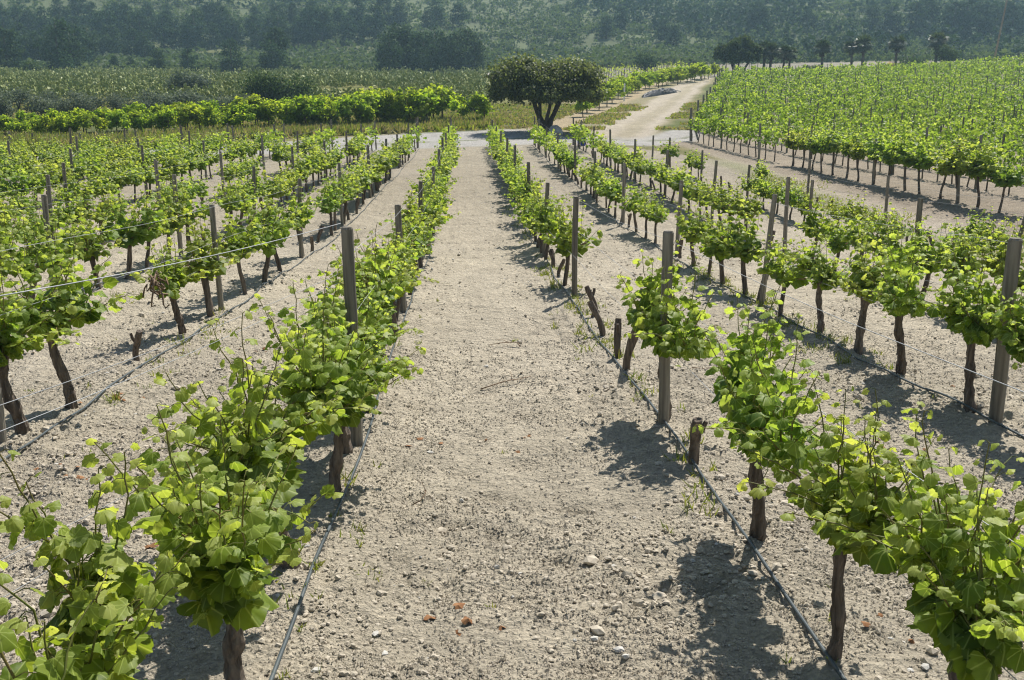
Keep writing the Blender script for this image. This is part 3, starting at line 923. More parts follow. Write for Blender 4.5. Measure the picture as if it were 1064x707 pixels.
# ------------------------------------------------------------------ wires and hoses
def wire(name, pts, r, m, label, cat, group=None, sides=5):
    g = Geo(); V, F = tube(pts, r, sides); g.add(V, F, smooth=True)
    o = link(name, g.mesh(name, m))
    return tag(o, label, cat, group)


def row_wire(x0, x1, ya, yb, h, sag=0.03, dx=0.0, n=None):
    n = n or int((yb - ya) / 0.9) + 3
    y = np.linspace(ya, yb, n)
    x = rx(x0, x1, y) + dx
    ph = (y - 7.4) / 5.95
    return np.stack([x, y, gz(x, y) + h - sag * np.sin(np.pi * (ph % 1)) ** 2], -1)


for key, nm, x0, x1, y0, y1 in ROWS:
    ya = max(POST0.get(key, 7.3), y0 - 2) if key == 'L1' else y0 - 1.2
    if key in ('L7', 'L8', 'L9', 'L10'): continue
    hs = [('top', 1.42, .05), ('middle', 0.98, .048), ('lowest', 0.68, -.048)]
    if key in ('R4', 'R5', 'L5', 'L6'): hs = hs[:1]
    for w_, h, dx in hs:
        wire('trellis_wire', row_wire(x0, x1, ya, y1, h, dx=dx), 0.0017, M_WIRE,
             f"thin galvanized wire, {w_} strand on the posts of the {nm}", 'wire', 'trellis wires along the rows')
    if key in ('L5', 'L6', 'R5', 'R4'): continue
    y = np.arange(y0 - 1.2, y1, 0.14)
    dxh = {'L1': 0.06, 'R1': -0.07, 'R2': -0.10, 'L2': 0.14}.get(key, .05)
    x = rx(x0, x1, y) + dxh + 0.05 * (vn(y * .45, y * 0, hash(key[1]) % 9 + 3) - .5) * 2
    hz_ = gs(x, y); hz_ = np.max(np.stack([np.roll(hz_, k) for k in (-1, 0, 1)]), 0); hz_[0] = hz_[1]; hz_[-1] = hz_[-2]
    hz_[2:-2] = np.convolve(hz_, np.ones(5) / 5, 'valid')
    wire('drip_hose', np.stack([x, y, hz_ + 0.012], -1), 0.0095, M_HOSE,
         f"black irrigation hose lying along the foot of the {nm}", 'hose', 'drip irrigation hoses', 8)
# the near wires of the first left row swing out to the left of the frame
p7 = np.array([-0.85, 6.75, gz1(-.85, 6.75) + .1])
for lab, h0, pE in [('highest strand from the big round post to the left frame edge', 1.53, (-1.72, 1.35, 1.72)),
                    ('second strand below the top of the big round post, running left', 1.2, (-1.72, 1.35, 1.38)),
                    ('third strand running left from the big round post', 1.14, (-1.72, 1.35, 1.29)),
                    ('fourth strand, low above the soil, left of the big round post', 0.52, (-1.72, 1.35, .98)),
                    ('lowest strand left of the big round post, nearly at the soil', 0.44, (-1.72, 1.35, .84))]:
    a = p7 + [0.0, -0.05, h0]; b = np.array([pE[0], pE[1], gz1(pE[0], pE[1]) + pE[2]])
    t = np.linspace(0, 1, 14)[:, None]
    pts = a + (b - a) * t; pts[:, 2] -= 0.05 * np.sin(np.pi * t[:, 0])
    wire('trellis_wire', pts, 0.0021 if 'highest' in lab else 0.0015, M_WIRE, f"slack galvanized wire, {lab}", 'wire', 'trellis wires along the rows')

# ------------------------------------------------------------------ clods, stones, weeds, litter
def ico():
    t = (1 + 5 ** .5) / 2
    V = unit(np.array([(-1, t, 0), (1, t, 0), (-1, -t, 0), (1, -t, 0), (0, -1, t), (0, 1, t), (0, -1, -t), (0, 1, -t), (t, 0, -1), (t, 0, 1), (-t, 0, -1), (-t, 0, 1)], float))
    F = np.array([(0, 11, 5), (0, 5, 1), (0, 1, 7), (0, 7, 10), (0, 10, 11), (1, 5, 9), (5, 11, 4), (11, 10, 2), (10, 7, 6), (7, 1, 8), (3, 9, 4), (3, 4, 2), (3, 2, 6), (3, 6, 8), (3, 8, 9), (4, 9, 5), (2, 4, 11), (6, 2, 10), (8, 6, 7), (9, 8, 1)])
    return V, F


ICO_V, ICO_F = ico()


def rocks(g, P, size, rng, mat=0, flat=0.7):
    n = len(P)
    S = size[:, None, None] * np.stack([rng.uniform(.7, 1.3, n), rng.uniform(.7, 1.3, n), flat * rng.uniform(.7, 1.2, n)], -1)[:, None]
    V = ICO_V[None] * (1 + rng.uniform(-.28, .28, (n, 12, 1))) * S
    a = rng.uniform(0, 6.28, n); ca, sa = np.cos(a)[:, None], np.sin(a)[:, None]
    V = np.stack([V[..., 0] * ca - V[..., 1] * sa, V[..., 0] * sa + V[..., 1] * ca, V[..., 2]], -1) + P[:, None]
    F = (ICO_F[None] + (np.arange(n) * 12)[:, None, None]).reshape(-1, 3)
    g.add(V.reshape(-1, 3), F, mat)


def scatter_soil():
    rng = np.random.default_rng(21)
    g = Geo()
    n = 95000
    y = 2.2 * (22 / 2.2) ** rng.random(n)
    t = rng.uniform(-.62, .62, n)
    x = t * (y + 1.2)
    dens = sm(fbm(x / 0.9, y / 0.9, 51, 3), 0.30, 0.60) * (1 - 0.85 * np.exp(-((x - 0.2) / 0.55) ** 2)) * (.35 + .65 * sm(fbm(x / 2.3, y / 2.3, 57, 2), .35, .6))
    k = rng.random(n) < 0.06 + 0.94 * dens
    x, y = x[k], y[k]
    s = 0.0035 + 0.012 * rng.random(len(x)) ** 3.2
    big = rng.random(len(x)) < 0.006
    s = np.where(big, rng.uniform(.018, .036, len(x)), s) * (1 + .03 * y)
    rocks(g, np.stack([x, y, gs(x, y) + s * .3], -1), s, rng)
    n = 150000
    y = 2.3 * (11 / 2.3) ** rng.random(n); x = rng.uniform(-.6, .6, n) * (y + 1)
    k = rng.random(n) < .2 + .8 * sm(fbm(x / .5, y / .5, 53, 3), .38, .62)
    x, y = x[k], y[k]; n = len(x)
    s = rng.uniform(.0028, .0075, n) * (1 + .05 * y)
    O = np.array([(1, 0, 0), (0, 1, 0), (-1, 0, 0), (0, -1, 0), (0, 0, 1.0), (0, 0, -.6)], float)
    OF = np.array([(0, 1, 4), (1, 2, 4), (2, 3, 4), (3, 0, 4)])
    V = O[None] * (1 + rng.uniform(-.4, .4, (n, 6, 3))) * s[:, None, None]
    P = np.stack([x, y, gs(x, y) + .001], -1)
    g.add((V + P[:, None] + rng.normal(0, .15, (n, 6, 3)) * s[:, None, None]).reshape(-1, 3), (OF[None] + (np.arange(n) * 6)[:, None, None]).reshape(-1, 3), 0)
    n = 900
    y = 2.2 * (40 / 2.2) ** rng.random(n); x = rng.uniform(-.6, .6, n) * (y + 1)
    s = (0.004 + 0.014 * rng.random(n) ** 3) * (1 + .03 * y)
    rocks(g, np.stack([x, y, gs(x, y) + s * .25], -1), s, rng, 1)
    o = link('soil_clods', g.mesh('soil_clods', [M_CLOD, M_STONE]))
    tag(o, 'loose soil clods and pale stone chips strewn over the ploughed ground', 'clods', kind='stuff')
    # rusty dead leaves
    g = Geo()
    for cx, cy, m in [(0.0, 4.05, 5), (1.95, 3.85, 7), (0.32, 7.0, 4), (-0.3, 6.9, 3), (-2.2, 10.5, 9), (-3.0, 8.3, 8), (2.2, 4.4, 4), (3.0, 6.8, 5), (4.4, 8.2, 6), (-1.6, 5.0, 6), (-2.6, 6.3, 6)]:
        P = np.stack([cx + rng.normal(0, .12, m), cy + rng.normal(0, .12, m)], -1)
        P = np.concatenate([P, (gs(P[:, 0], P[:, 1]) + .012)[:, None]], 1)
        place_leaves(g, LEAF_LO, P, unit(rng.normal(0, 1, (m, 3)) * [1, 1, .2]), unit(rng.normal(0, .3, (m, 3)) + [0, 0, 1]), .045 * rng.uniform(.6, 1.3, m), rng=rng)
    tag(link('leaf_litter', g.mesh('leaf_litter', M_DEAD)), 'rusty brown dead leaves scattered on the pale soil', 'leaf litter', kind='stuff')
    # weeds along the drip lines
    g = Geo()
    def blades(cx, cy, m, r, h, mat, w=.007):
        a = rng.uniform(0, 6.28, m); rr = r * np.sqrt(rng.random(m))
        P = np.stack([cx + rr * np.cos(a), cy + rr * np.sin(a) * 1.6], -1)
        P = np.concatenate([P, (gs(P[:, 0], P[:, 1]) - .005)[:, None]], 1)
        up = unit(rng.normal(0, .55, (m, 3)) + [0, 0, 1])
        nr = unit(np.cross(up, rng.normal(0, 1, (m, 3))))
        T = (np.array([(-.5, 0, 0), (.5, 0, 0), (.3, .6, .08), (0, 1, .2), (-.3, .6, .08)]), np.array([(0, 1, 2, 3, 4)]))
        s = np.cross(up, nr)
        hh = h * rng.uniform(.5, 1.3, m)
        V = P[:, None] + T[0][None, :, 0, None] * w * s[:, None] * (1 + P[:, None, 1:2] * .06) + (T[0][None, :, 1] * hh[:, None])[..., None] * up[:, None] + (T[0][None, :, 2] * hh[:, None])[..., None] * nr[:, None]
        F = (T[1][None] + (np.arange(m) * 5)[:, None, None]).reshape(-1, 5)
        g.add(V.reshape(-1, 3), F, mat, np.repeat(rng.random(m) * .8, 5))
    for x0, ya, yb, k in [(1.42, 9.5, 17.5, 70), (1.5, 5.0, 9, 14), (3.9, 9, 19, 80), (-3.1, 8, 13, 16), (-.75, 3.3, 6, 6), (-.75, 7.5, 12, 8), (6.2, 18, 30, 30), (1.4, 18, 30, 26), (-4.9, 12, 20, 12)]:
        for _ in range(k):
            y = rng.uniform(ya, yb)
            blades(x0 + rng.normal(0, .16), y, int(rng.integers(8, 26)), rng.uniform(.04, .13), rng.uniform(.04, .11), 0)
    for _ in range(60):
        y = rng.uniform(3.5, 14); x = rng.uniform(-.5, .55) * y
        blades(x, y, int(rng.integers(3, 9)), .03, .05, 0)
    for _ in range(60):
        y = rng.uniform(17, 40); blades(11.9 + rng.normal(0, .5), y, 40, .5, .10, 0, .012)
    tag(link('weeds', g.mesh('weeds', M_GRASS)), 'low green weeds sprouting along the hose lines', 'weeds', kind='stuff')
    g = Geo()
    # grass of the road verges
    m = 21000
    y = rng.uniform(58, 104, m); x = rng.uniform(-.5, .45, m) * y
    lo = 64.6 + 0.5 * np.minimum(x, 8) + 3.6 * (x > -13) * (x < 6)
    t = np.clip((y - 62) / 110, 0, 1); cxr = 9.0 + 32 * t - 0.9 * np.sin(t * 3.14)
    fe = 14 + (y - 60) / 3.7 - 0.6
    k = (y > lo) & ((x < cxr - 1.6) | ((x > cxr + 2.2) & (x < fe - .6) & (y > 66))) & (fbm(x / 6, y / 6, 77, 3) > .40) & (np.abs(x - cxr + 5.5) > 1.2)
    for i in np.nonzero(k)[0]:
        tall = 0.55 if x[i] < -4 and y[i] - lo[i] < 5 else .2
        blades(x[i], y[i], 7, .35, tall, 0 if rng.random() < .45 else 1, .03)
    m = 5200
    x = rng.uniform(-36, 2, m); y = np.where(x > -14, 69, 64.3) + .5 * x + rng.uniform(0, 10.5, m) * (rng.random(m) ** .7)
    for i in range(m):
        blades(x[i], y[i], 9, .4, .38 + .3 * float(vn(x[i] / 3, y[i] / 3, 7)), 1 if rng.random() < .45 else 0, .028)
    tag(link('verge_grass', g.mesh('verge_grass', [M_GRASS, M_DRYG])), 'half dry grass on the verges beyond the gravel road', 'grass', kind='stuff')


scatter_soil()


def twig(name, x, y, a, L, label, r=.006):
    g = Geo(); rng = np.random.default_rng(int(L * 100))
    t = np.linspace(0, 1, 7)
    P = np.stack([x + L * t * math.cos(a) + .04 * np.sin(t * 5), y + L * t * math.sin(a) + .03 * np.cos(t * 4), 0 * t], -1)
    P[:, 2] = gs(P[:, 0], P[:, 1]) + .008 + .035 * np.sin(t * 3.1)
    g.add(*tube(P, np.linspace(r, r * .5, 7), 6), smooth=True)
    q = P[3]; g.add(*tube([q, q + [.06 * math.cos(a + .8), .06 * math.sin(a + .8), .03], q + [.15 * math.cos(a + 1), .15 * math.sin(a + 1), .04]], [r * .7, r * .5, r * .3], 5), smooth=True)
    tag(link(name, g.mesh(name, M_CANE)), label, 'twig', 'dry prunings lying on the soil')


twig('fallen_twig', 0.1, 8.6, 0.6, .62, 'dry curved pruning lying in the middle of the aisle')
twig('fallen_twig', 0.55, 10.4, 2.4, .4, 'small hooked pruning farther up the bare aisle')
twig('fallen_twig', -.35, 5.6, 1.2, .3, 'short dry stick beside the hose at the left edge of the aisle', .004)
twig('fallen_twig', -1.9, 4.0, -0.1, .42, 'dry forked pruning on the soil beside the nearest left vine')
twig('fallen_twig', 2.15, 9.2, 0.3, .45, 'short dry pruning on the soil behind the bare stumps')

# clump of dried tendrils tied on the wire, red bottle trap
def tangle():
    g = Geo(); rng = np.random.default_rng(4)
    a = np.array([-0.85, 6.80, gz1(-.85, 6.85) + 1.53]); b = np.array([-1.72, 1.35, gz1(-1.72, 1.35) + 1.72])
    c = a + (b - a) * .50 - np.array([0, 0, .05])
    for k in range(16):
        p = c + rng.normal(0, .012, 3)
        d = rng.normal(0, .026, (5, 3)); d[:, 2] -= .018
        g.add(*tube(np.concatenate([[p], p + np.cumsum(d, 0) * .6]), .0035, 4), smooth=True)
    tag(link('dried_tendril', g.mesh('dried_tendril', M_CANE)), 'dried brown tendril knot hanging on the slack wire at left', 'tendril')


tangle()


def red_trap():
    o = link('bottle_trap', None, loc=(1.70, 2.86, gz1(1.7, 2.86) + .40))
    g = Geo(); z = np.array([0, .005, .10, .125, .15, .17]); r = np.array([.028, .032, .032, .026, .014, .013])
    g.add(*tube(np.stack([0 * z, 0 * z, z], -1), r, 14), smooth=True)
    link('bottle', g.mesh('bottle', M_RED), o)
    g = Geo(); g.add(*tube([(0, 0, .17), (0, 0, .19)], .016, 12)); link('cap', g.mesh('cap', M_RED), o)
    o.rotation_euler = (.2, -.35, 0)
    tag(o, 'dark red bottle hanging under the foliage at the right frame edge', 'bottle')


red_trap()


# ------------------------------------------------------------------ leaf clouds for the trees and shrubs
def cloud(g, centers, radii, n, size, rng, squash=1.0, mat=0, upb=.5, shell=.55, tmpl=LEAF_Q):
    centers = np.asarray(centers, float); radii = np.asarray(radii, float)
    if radii.ndim == 1: radii = np.stack([radii, radii, radii * squash], -1)
    vol = radii.prod(1) ** .7
    k = rng.choice(len(centers), n, p=vol / vol.sum())
    d = unit(rng.normal(0, 1, (n, 3)))
    rr = shell + (1 - shell) * rng.random(n)
    rr = rr * (1 + .18 * rng.normal(0, 1, n))
    P = centers[k] + d * radii[k] * rr[:, None]
    nr = unit(d * .7 + rng.normal(0, .6, (n, 3)) + [0, 0, upb])
    dr = rng.normal(0, 1, (n, 3)) + d * .5
    place_leaves(g, tmpl, P, dr, nr, size * rng.uniform(.6, 1.4, n), np.clip(rng.normal(.2, .2, n) + .25 * d[:, 2], 0, .8), mat, rng)


def limb_tree(o, specs, mat=M_TBARK, name='trunk'):
    g = Geo(); rng = np.random.default_rng(8)
    for pts, r0, r1 in specs:
        g.add(*tube(np.array(pts, float), np.linspace(r0, r1, len(pts)), 9, jit=.08, rng=rng), smooth=True)
    return link(name, g.mesh(name, mat), o)


def carob():
    x, y, z = at(566, 66.5)
    o = link('carob_tree', None, loc=(x, y, z))
    rng = np.random.default_rng(12)
    limb_tree(o, [([(0, 0, -.2), (-.15, 0, .6), (-.5, .1, 1.4), (-.9, .1, 2.4)], .26, .10),
                  ([(-.15, 0, -.1), (-.35, .1, .9), (-.3, .3, 1.8), (-.9, .9, 2.9)], .20, .08),
                  ([(.3, 0, -.2), (.35, .1, .7), (.7, 0, 1.4), (1.2, -.2, 2.4)], .22, .09),
                  ([(.25, .1, -.1), (.45, .2, .8), (.8, .5, 1.7), (1.3, .9, 2.5)], .18, .08),
                  ([(-.05, .1, -.1), (.1, -.1, .8), (.3, -.4, 1.7), (.2, -.9, 2.6)], .17, .07),
                  ([(-.5, .1, 1.4), (-.8, -.2, 2.1), (-1.3, -.3, 2.9)], .11, .05),
                  ([(.7, 0, 1.4), (1.2, .2, 2.3), (2.0, .1, 3.0)], .11, .05)])
    g = Geo()
    cs = []; rs = []
    for i in range(70):
        a = rng.uniform(0, 6.28); q = math.sqrt(rng.random())
        lx = 3.25 * q * math.cos(a) + .05; ly = 2.7 * q * math.sin(a)
        topz = 5.25 - .28 * (lx / 3.3) ** 2 * 3 - .12 * ly ** 2 - (.25 if .2 < lx < 1.0 else 0)
        zz = rng.uniform(2.45, max(2.8, topz - .55)) if i > 26 else rng.uniform(2.3, 2.8)
        cs.append((lx, ly, zz)); rs.append((rng.uniform(.55, .85), rng.uniform(.5, .8), rng.uniform(.35, .6)))
    cloud(g, cs, rs, 42000, .14, rng, shell=.25, upb=.3)
    cloud(g, [(-1.55, 0, 3.45), (1.65, 0, 3.4), (0, 0, 3.3)], [(1.95, 2.1, 1.30), (1.9, 2.0, 1.2), (1.7, 2.2, 1.0)], 15000, .15, rng, shell=.82, upb=.3)
    g2 = Geo()
    link('crown', g.mesh('crown', M_OLIVE), o)
    tag(o, 'wide dark evergreen tree with flat crown and forked trunks beside the gravel road', 'tree')
    # boulder at its foot
    x2, y2, z2 = at(577, 64.5)
    g = Geo(); V = ICO_V.copy(); rng = np.random.default_rng(2)
    import itertools
    vs = []; fs = []
    mid = {}
    VV = [tuple(v) for v in V]; FF = [tuple(f) for f in ICO_F]
    for _ in range(2):
        mid = {}; nf_ = []
        def mp(a, b):
            k = (min(a, b), max(a, b))
            if k not in mid:
                p = unit(np.array(VV[a]) + np.array(VV[b])); VV.append(tuple(p)); mid[k] = len(VV) - 1
            return mid[k]
        for a, b, c in FF:
            ab, bc, ca = mp(a, b), mp(b, c), mp(c, a)
            nf_ += [(a, ab, ca), (b, bc, ab), (c, ca, bc), (ab, bc, ca)]
        FF = nf_
    P = np.array(VV); P = P * (1 + .35 * (fbm(P[:, 0] * 1.7 + P[:, 2], P[:, 1] * 1.7 - P[:, 2] * .6, 3, 3) - .5))[:, None]
    P = P * (1 + .16 * (vn(P[:, 0] * 4 + P[:, 2] * 3, P[:, 1] * 4, 8) - .5))[:, None]
    g.add(P * [.46, .42, .42] + [0, 0, .2], FF)
    tag(link('boulder', g.mesh('boulder', M_ROCK), loc=(x2, y2, z2)), 'pale grey boulder at the foot of the wide dark tree', 'rock')
    # blue drum by the end post of the third row
    x3, y3 = 6.05 + .35, 56.6
    o = link('blue_drum', None, loc=(x3, y3, gz1(x3, y3)))
    g = Geo(); zz = np.array([0, .03, .2, .22, .24, .44, .46, .48, .66, .7]); rr = np.array([.21, .225, .225, .235, .225, .225, .235, .225, .225, .2])
    g.add(*tube(np.stack([0 * zz, 0 * zz, zz], -1), rr, 16), smooth=True); link('barrel', g.mesh('barrel', M_BLUE), o)
    g = Geo(); g.add(*tube([(0, 0, .7), (0, 0, .73)], [.12, .11], 14)); link('lid', g.mesh('lid', M_BLUE), o)
    tag(o, 'small blue plastic drum standing by an end post at the road', 'drum')


carob()


def stone_pine():
    x, y, z = at(766, 160)
    o = link('umbrella_pine', None, loc=(x, y, z), sc=1.02)
    rng = np.random.default_rng(14)
    limb_tree(o, [([(0, 0, -.2), (-.3, 0, 1.2), (-1.2, 0, 2.4), (-2.2, .2, 3.4)], .24, .1), ([(.1, 0, -.2), (.2, .3, 1.3), (.2, .3, 3.2)], .22, .1),
                  ([(.3, 0, -.2), (1.0, 0, 1.0), (2.0, 0, 2.4), (2.8, 0, 3.4)], .22, .1), ([(-.2, 0, -.2), (-.8, .4, 1.6), (-.9, .6, 3.2)], .2, .1)])
    g = Geo(); cs = []; rs = []
    for i in range(60):
        a = rng.uniform(0, 6.28); q = math.sqrt(rng.random())
        lx = 3.4 * q * math.cos(a) + .1; ly = 3.0 * q * math.sin(a)
        cs.append((lx, ly, rng.uniform(2.5, 5.3 - .17 * lx * lx + .1 * lx))); rs.append(rng.uniform(.55, .95))
    cloud(g, cs, np.array(rs), 26000, .24, rng, .8, shell=.3)
    link('crown', g.mesh('crown', M_BUSH), o)
    tag(o, 'round dark umbrella shaped pine at the far left corner of the right-hand field', 'tree')


stone_pine()


def palm_parts(seed):
    rng = np.random.default_rng(seed)
    gt = Geo(); H = 3.7
    z = np.linspace(-.2, H, 12)
    gt.add(*tube(np.stack([.12 * np.sin(z * .5 + seed), 0 * z, z], -1), .24 - .05 * z / H + .02 * np.cos(np.arange(12) * 3), 9, jit=.08, rng=rng))
    gf = Geo()
    top = np.array([.12 * math.sin(H * .5 + seed), 0, H])
    for k in range(38):
        a = rng.uniform(0, 6.28); el = rng.uniform(-.7, 1.35); L = rng.uniform(1.4, 1.8)
        d = np.array([math.cos(a) * math.cos(el), math.sin(a) * math.cos(el), math.sin(el)])
        base = top + d * .5
        c = top + d * L
        # fan blade
        n = 11
        side = unit(np.cross(d, [0, 0, 1.01]) + 1e-6); nrm = np.cross(side, d)
        for j in range(n):
            b = (j / (n - 1) - .5) * 2.5
            dd = unit(d * math.cos(b) + side * math.sin(b) + rng.normal(0, .05, 3))
            w = np.cross(dd, nrm) * .11
            tip = base + dd * (.85 * L) - np.array([0, 0, .28 * (1 - .3 * math.cos(b))])
            m_ = base + dd * .5 * L
            gf.add([base - w * .3, m_ - w, tip, m_ + w], [(0, 1, 2, 3)], 0, rng.uniform(0, .6))
        gf.add(*tube([top, base], .02, 4), 0)
    gs = Geo()
    for k in range(40):
        a = rng.uniform(0, 6.28); p = top + [0, 0, rng.uniform(-.9, -.1)]
        d = np.array([math.cos(a), math.sin(a), 0])
        w = np.array([-math.sin(a), math.cos(a), 0]) * .14
        gs.add([p - w, p + w, p + d * .55 + w - [0, 0, .5], p + d * .55 - w - [0, 0, .5]], [(0, 1, 2, 3)], 0)
    return gt.mesh('trunk', M_TBARK), gf.mesh('crown', M_PALM), gs.mesh('dead_skirt', M_TBARK)


PALMS = [palm_parts(i) for i in range(3)]
PALM_L = [(793, 165, .98, 'fan palm just right of the umbrella pine, left one of its pair'), (800, 163, .95, 'fan palm right of the umbrella pine, right one of the touching pair'),
          (814, 164, .85, 'fan palm third from the left, slim trunk twinned with its neighbour'), (820, 166, .8, 'fan palm fourth from the left, shorter with drooping fronds'),
          (853, 172, .98, 'fan palm standing alone in the middle of the palm line'), (884, 178, .95, 'fan palm left one of the second close pair above the field'),
          (896, 176, 1.08, 'taller fan palm right one of the second close pair above the field'), (931, 178, 1.0, 'fan palm behind the yellowish bush'),
          (972, 178, 1.1, 'rightmost fan palm with a shaggy crown beside a dark shrub')]
for i, (px, y, s, lab) in enumerate(PALM_L):
    x, y, z = at(px, y)
    o = link('fan_palm', None, loc=(x, y, z - .1), rz=i * 1.3, sc=s)
    a, b, c = PALMS[i % 3]
    link('trunk', a, o); link('crown', b, o); link('dead_skirt', c, o)
    tag(o, lab, 'palm', 'fan palms behind the right-hand field')


def bush_mesh(seed, w, h, n, size, mat, lobes=9, depth=None):
    rng = np.random.default_rng(seed)
    g = Geo(); cs = []; rs = []
    depth = depth or w
    for i in range(lobes):
        a = rng.uniform(0, 6.28); q = math.sqrt(rng.random()) * .62
        cx, cy = w / 2 * q * math.cos(a), depth / 2 * q * math.sin(a)
        r = h * rng.uniform(.26, .4)
        cs.append((cx, cy, rng.uniform(r * .7, max(r * .75, (h - r) * (1 - .5 * q * q))))); rs.append((min(r * 1.25, w * .33), min(r * 1.25, w * .33), r))
    cloud(g, cs, rs, n, size, rng, shell=.45)
    return g.mesh('crown', mat)


def stem_mesh(seed, h, r):
    rng = np.random.default_rng(seed); g = Geo()
    for k in range(3):
        a = k * 2.1 + rng.uniform(0, 1)
        g.add(*tube([(0, 0, -.1), (.1 * h * math.cos(a), .1 * h * math.sin(a), h * .4), (.3 * h * math.cos(a), .3 * h * math.sin(a), h)], [r, r * .7, r * .3], 6, rng=rng), smooth=True)
    return g.mesh('trunk', M_TBARK)


def shrub(name, px, y, crown, stem, s, label, cat, group=None, rz=0.0):
    x, y, z = at(px, y)
    o = link(name, None, loc=(x, y, z), rz=rz, sc=s)
    link('crown', crown, o); link('trunk', stem, o)
    return tag(o, label, cat, group)


ST1 = stem_mesh(1, 1.0, .07); ST2 = stem_mesh(2, 2.2, .14)
shrub('round_bush', 289, 104, bush_mesh(5, 8.2, 4.0, 5200, .22, M_BUSH, 16, 6), ST2, 1, 'big dark green rounded bush between the olives and the cactus field', 'bush')
shrub('round_bush', 194, 118, bush_mesh(6, 6.0, 3.6, 3000, .22, M_GREY, 10), ST2, 1, 'mid green domed bush behind the grey olive shrubs', 'bush')
shrub('round_bush', 402, 94, bush_mesh(7, 2.0, 1.7, 800, .16, M_GREY, 6), ST1, 1, 'small grey green bush among the cactus left of the wide dark tree', 'bush')
shrub('round_bush', 487, 88, bush_mesh(8, 2.0, 1.9, 900, .16, M_BUSH, 6), ST1, 1, 'small dark bush beside the lone bright green vine', 'bush')
shrub('flowering_bush', 945, 165, bush_mesh(9, 5.0, 2.3, 1800, .2, M_BUSH, 10), ST2, 1, 'broad yellowish green bush between two palms above the field', 'bush')
shrub('flowering_bush', 925, 163, bush_mesh(10, 1.7, 1.5, 500, .16, M_YEL, 5), ST1, 1, 'little bush covered in yellow bloom left of the broad bush', 'bush')
shrub('round_bush', 981, 176, bush_mesh(11, 5.0, 4.0, 1800, .24, M_BUSH, 9), ST2, 1, 'dark tall shrub hugging the rightmost palm', 'bush')
shrub('round_bush', 840, 166, bush_mesh(13, 5, 1.4, 900, .2, M_BUSH, 7), ST1, 1, 'low dark scrub left of the lone middle palm', 'bush')
shrub('round_bush', 670, 196, bush_mesh(16, 5.5, 4.4, 1300, .28, M_PINE, 8), ST2, 1, 'dark round shrub behind the far staked vineyard', 'bush')
shrub('round_bush', 32, 200, bush_mesh(17, 4.6, 3.6, 1300, .28, M_BUSH, 8), ST2, 1, 'vivid green round shrub before the leftmost pines', 'bush')

OLV = [bush_mesh(30 + i, 2.5, 2.1, 900, .15, M_GREY, 7) for i in range(4)]
rng = np.random.default_rng(44)
no = 0
for row, (yb, x0, x1, st) in enumerate([(84, -15, 245, 21), (90, -10, 262, 23), (96, -5, 225, 30)]):
    px = x0
    while px < x1:
        if rng.random() < .88:
            shrub('olive_shrub', px + rng.normal(0, 5), yb + rng.normal(0, 1.2), OLV[no % 4], ST1, rng.uniform(.8, 1.15),
                  'grey green young olive shrub in the band behind the tall vines at left', 'olive shrub', 'young olive shrubs in a band', rng.uniform(0, 6))
            no += 1
        px += st
for px, y in [(258, 93), (340, 95), (352, 90), (368, 96)]:
    shrub('olive_shrub', px, y, OLV[no % 4], ST1, rng.uniform(.7, .95), 'grey green young olive shrub in the band behind the tall vines at left', 'olive shrub', 'young olive shrubs in a band', rng.uniform(0, 6)); no += 1


# tall staked vines beyond the road
def tall_parts(seed):
    rng = np.random.default_rng(seed)
    gt = Geo()
    gt.add(*tube([(0, 0, -.1), (.04, .02, .5), (-.02, .05, 1.0), (0, 0, 1.4)], [.05, .04, .04, .03], 6, rng=rng), smooth=True)
    for k in range(3):
        a = k * 2.1 + seed
        gt.add(*tube([(0, 0, .95), (.35 * math.cos(a), .35 * math.sin(a), 1.25), (.6 * math.cos(a), .6 * math.sin(a), 1.6)], [.03, .02, .012], 5), smooth=True)
    g = Geo()
    cs = [(rng.normal(0, .45), rng.normal(0, .4), rng.uniform(.7, 1.75)) for _ in range(13)]
    cloud(g, cs, np.array([rng.uniform(.28, .46) for _ in range(13)]), 800, .16, rng, .9, shell=.3, tmpl=LEAF_LO)
    return gt.mesh('trunk', M_BARK), g.mesh('foliage', M_TALL)


TALL = [tall_parts(i) for i in range(6)]


def tall(px, y, s, lab, grp, i):
    x, y, z = at(px, y)
    o = link('tall_vine', None, loc=(x, y, z), rz=i * 1.7, sc=(s * rng.uniform(.95, 1.2), s * 1.1, s))
    a, b = TALL[i % 6]
    link('trunk', a, o); link('foliage', b, o)
    tag(o, lab, 'tall vine', grp)


nt_ = 0
G1 = 'tall bushy vines in the hedge left of the wide dark tree'
for yb, x0, x1, st, s in [(0, -8, 455, 14.5, .92), (3.4, -4, 470, 15, .95)]:
    px = x0
    while px < x1:
        dy = rng.normal(0, .4) + 61.5 + 10.5 * (px / 470)
        sg = .66 + .60 * min(1, max(0, px / 440))
        if rng.random() < .95:
            tall(px + rng.normal(0, 3), yb + dy, s * sg * rng.uniform(.85, 1.15), 'tall bushy green vine in the hedge beyond the gravel road, left of the wide tree', G1, nt_); nt_ += 1
        px += st
tall(503, 74.5, 1.12, 'lone round bright green vine just left of the wide dark tree', None, nt_)
G2 = 'tall vines lining the track right of the wide dark tree'
g2 = [(606 + 7.5 * k, 84 + 6.0 * k if k < 9 else 132 + 2.2 * (k - 8)) for k in range(19)] + [(628 + 9 * k, 112 + 5 * k if k < 6 else 140 + 2 * (k - 5)) for k in range(12)]
for px, y in g2:
    px += rng.normal(0, 2); y += rng.normal(0, 1)
    nt_ += 1
    tall(px, y, rng.uniform(.95, 1.2), 'tall green vine in the line behind the track right of the wide dark tree', G2, nt_)

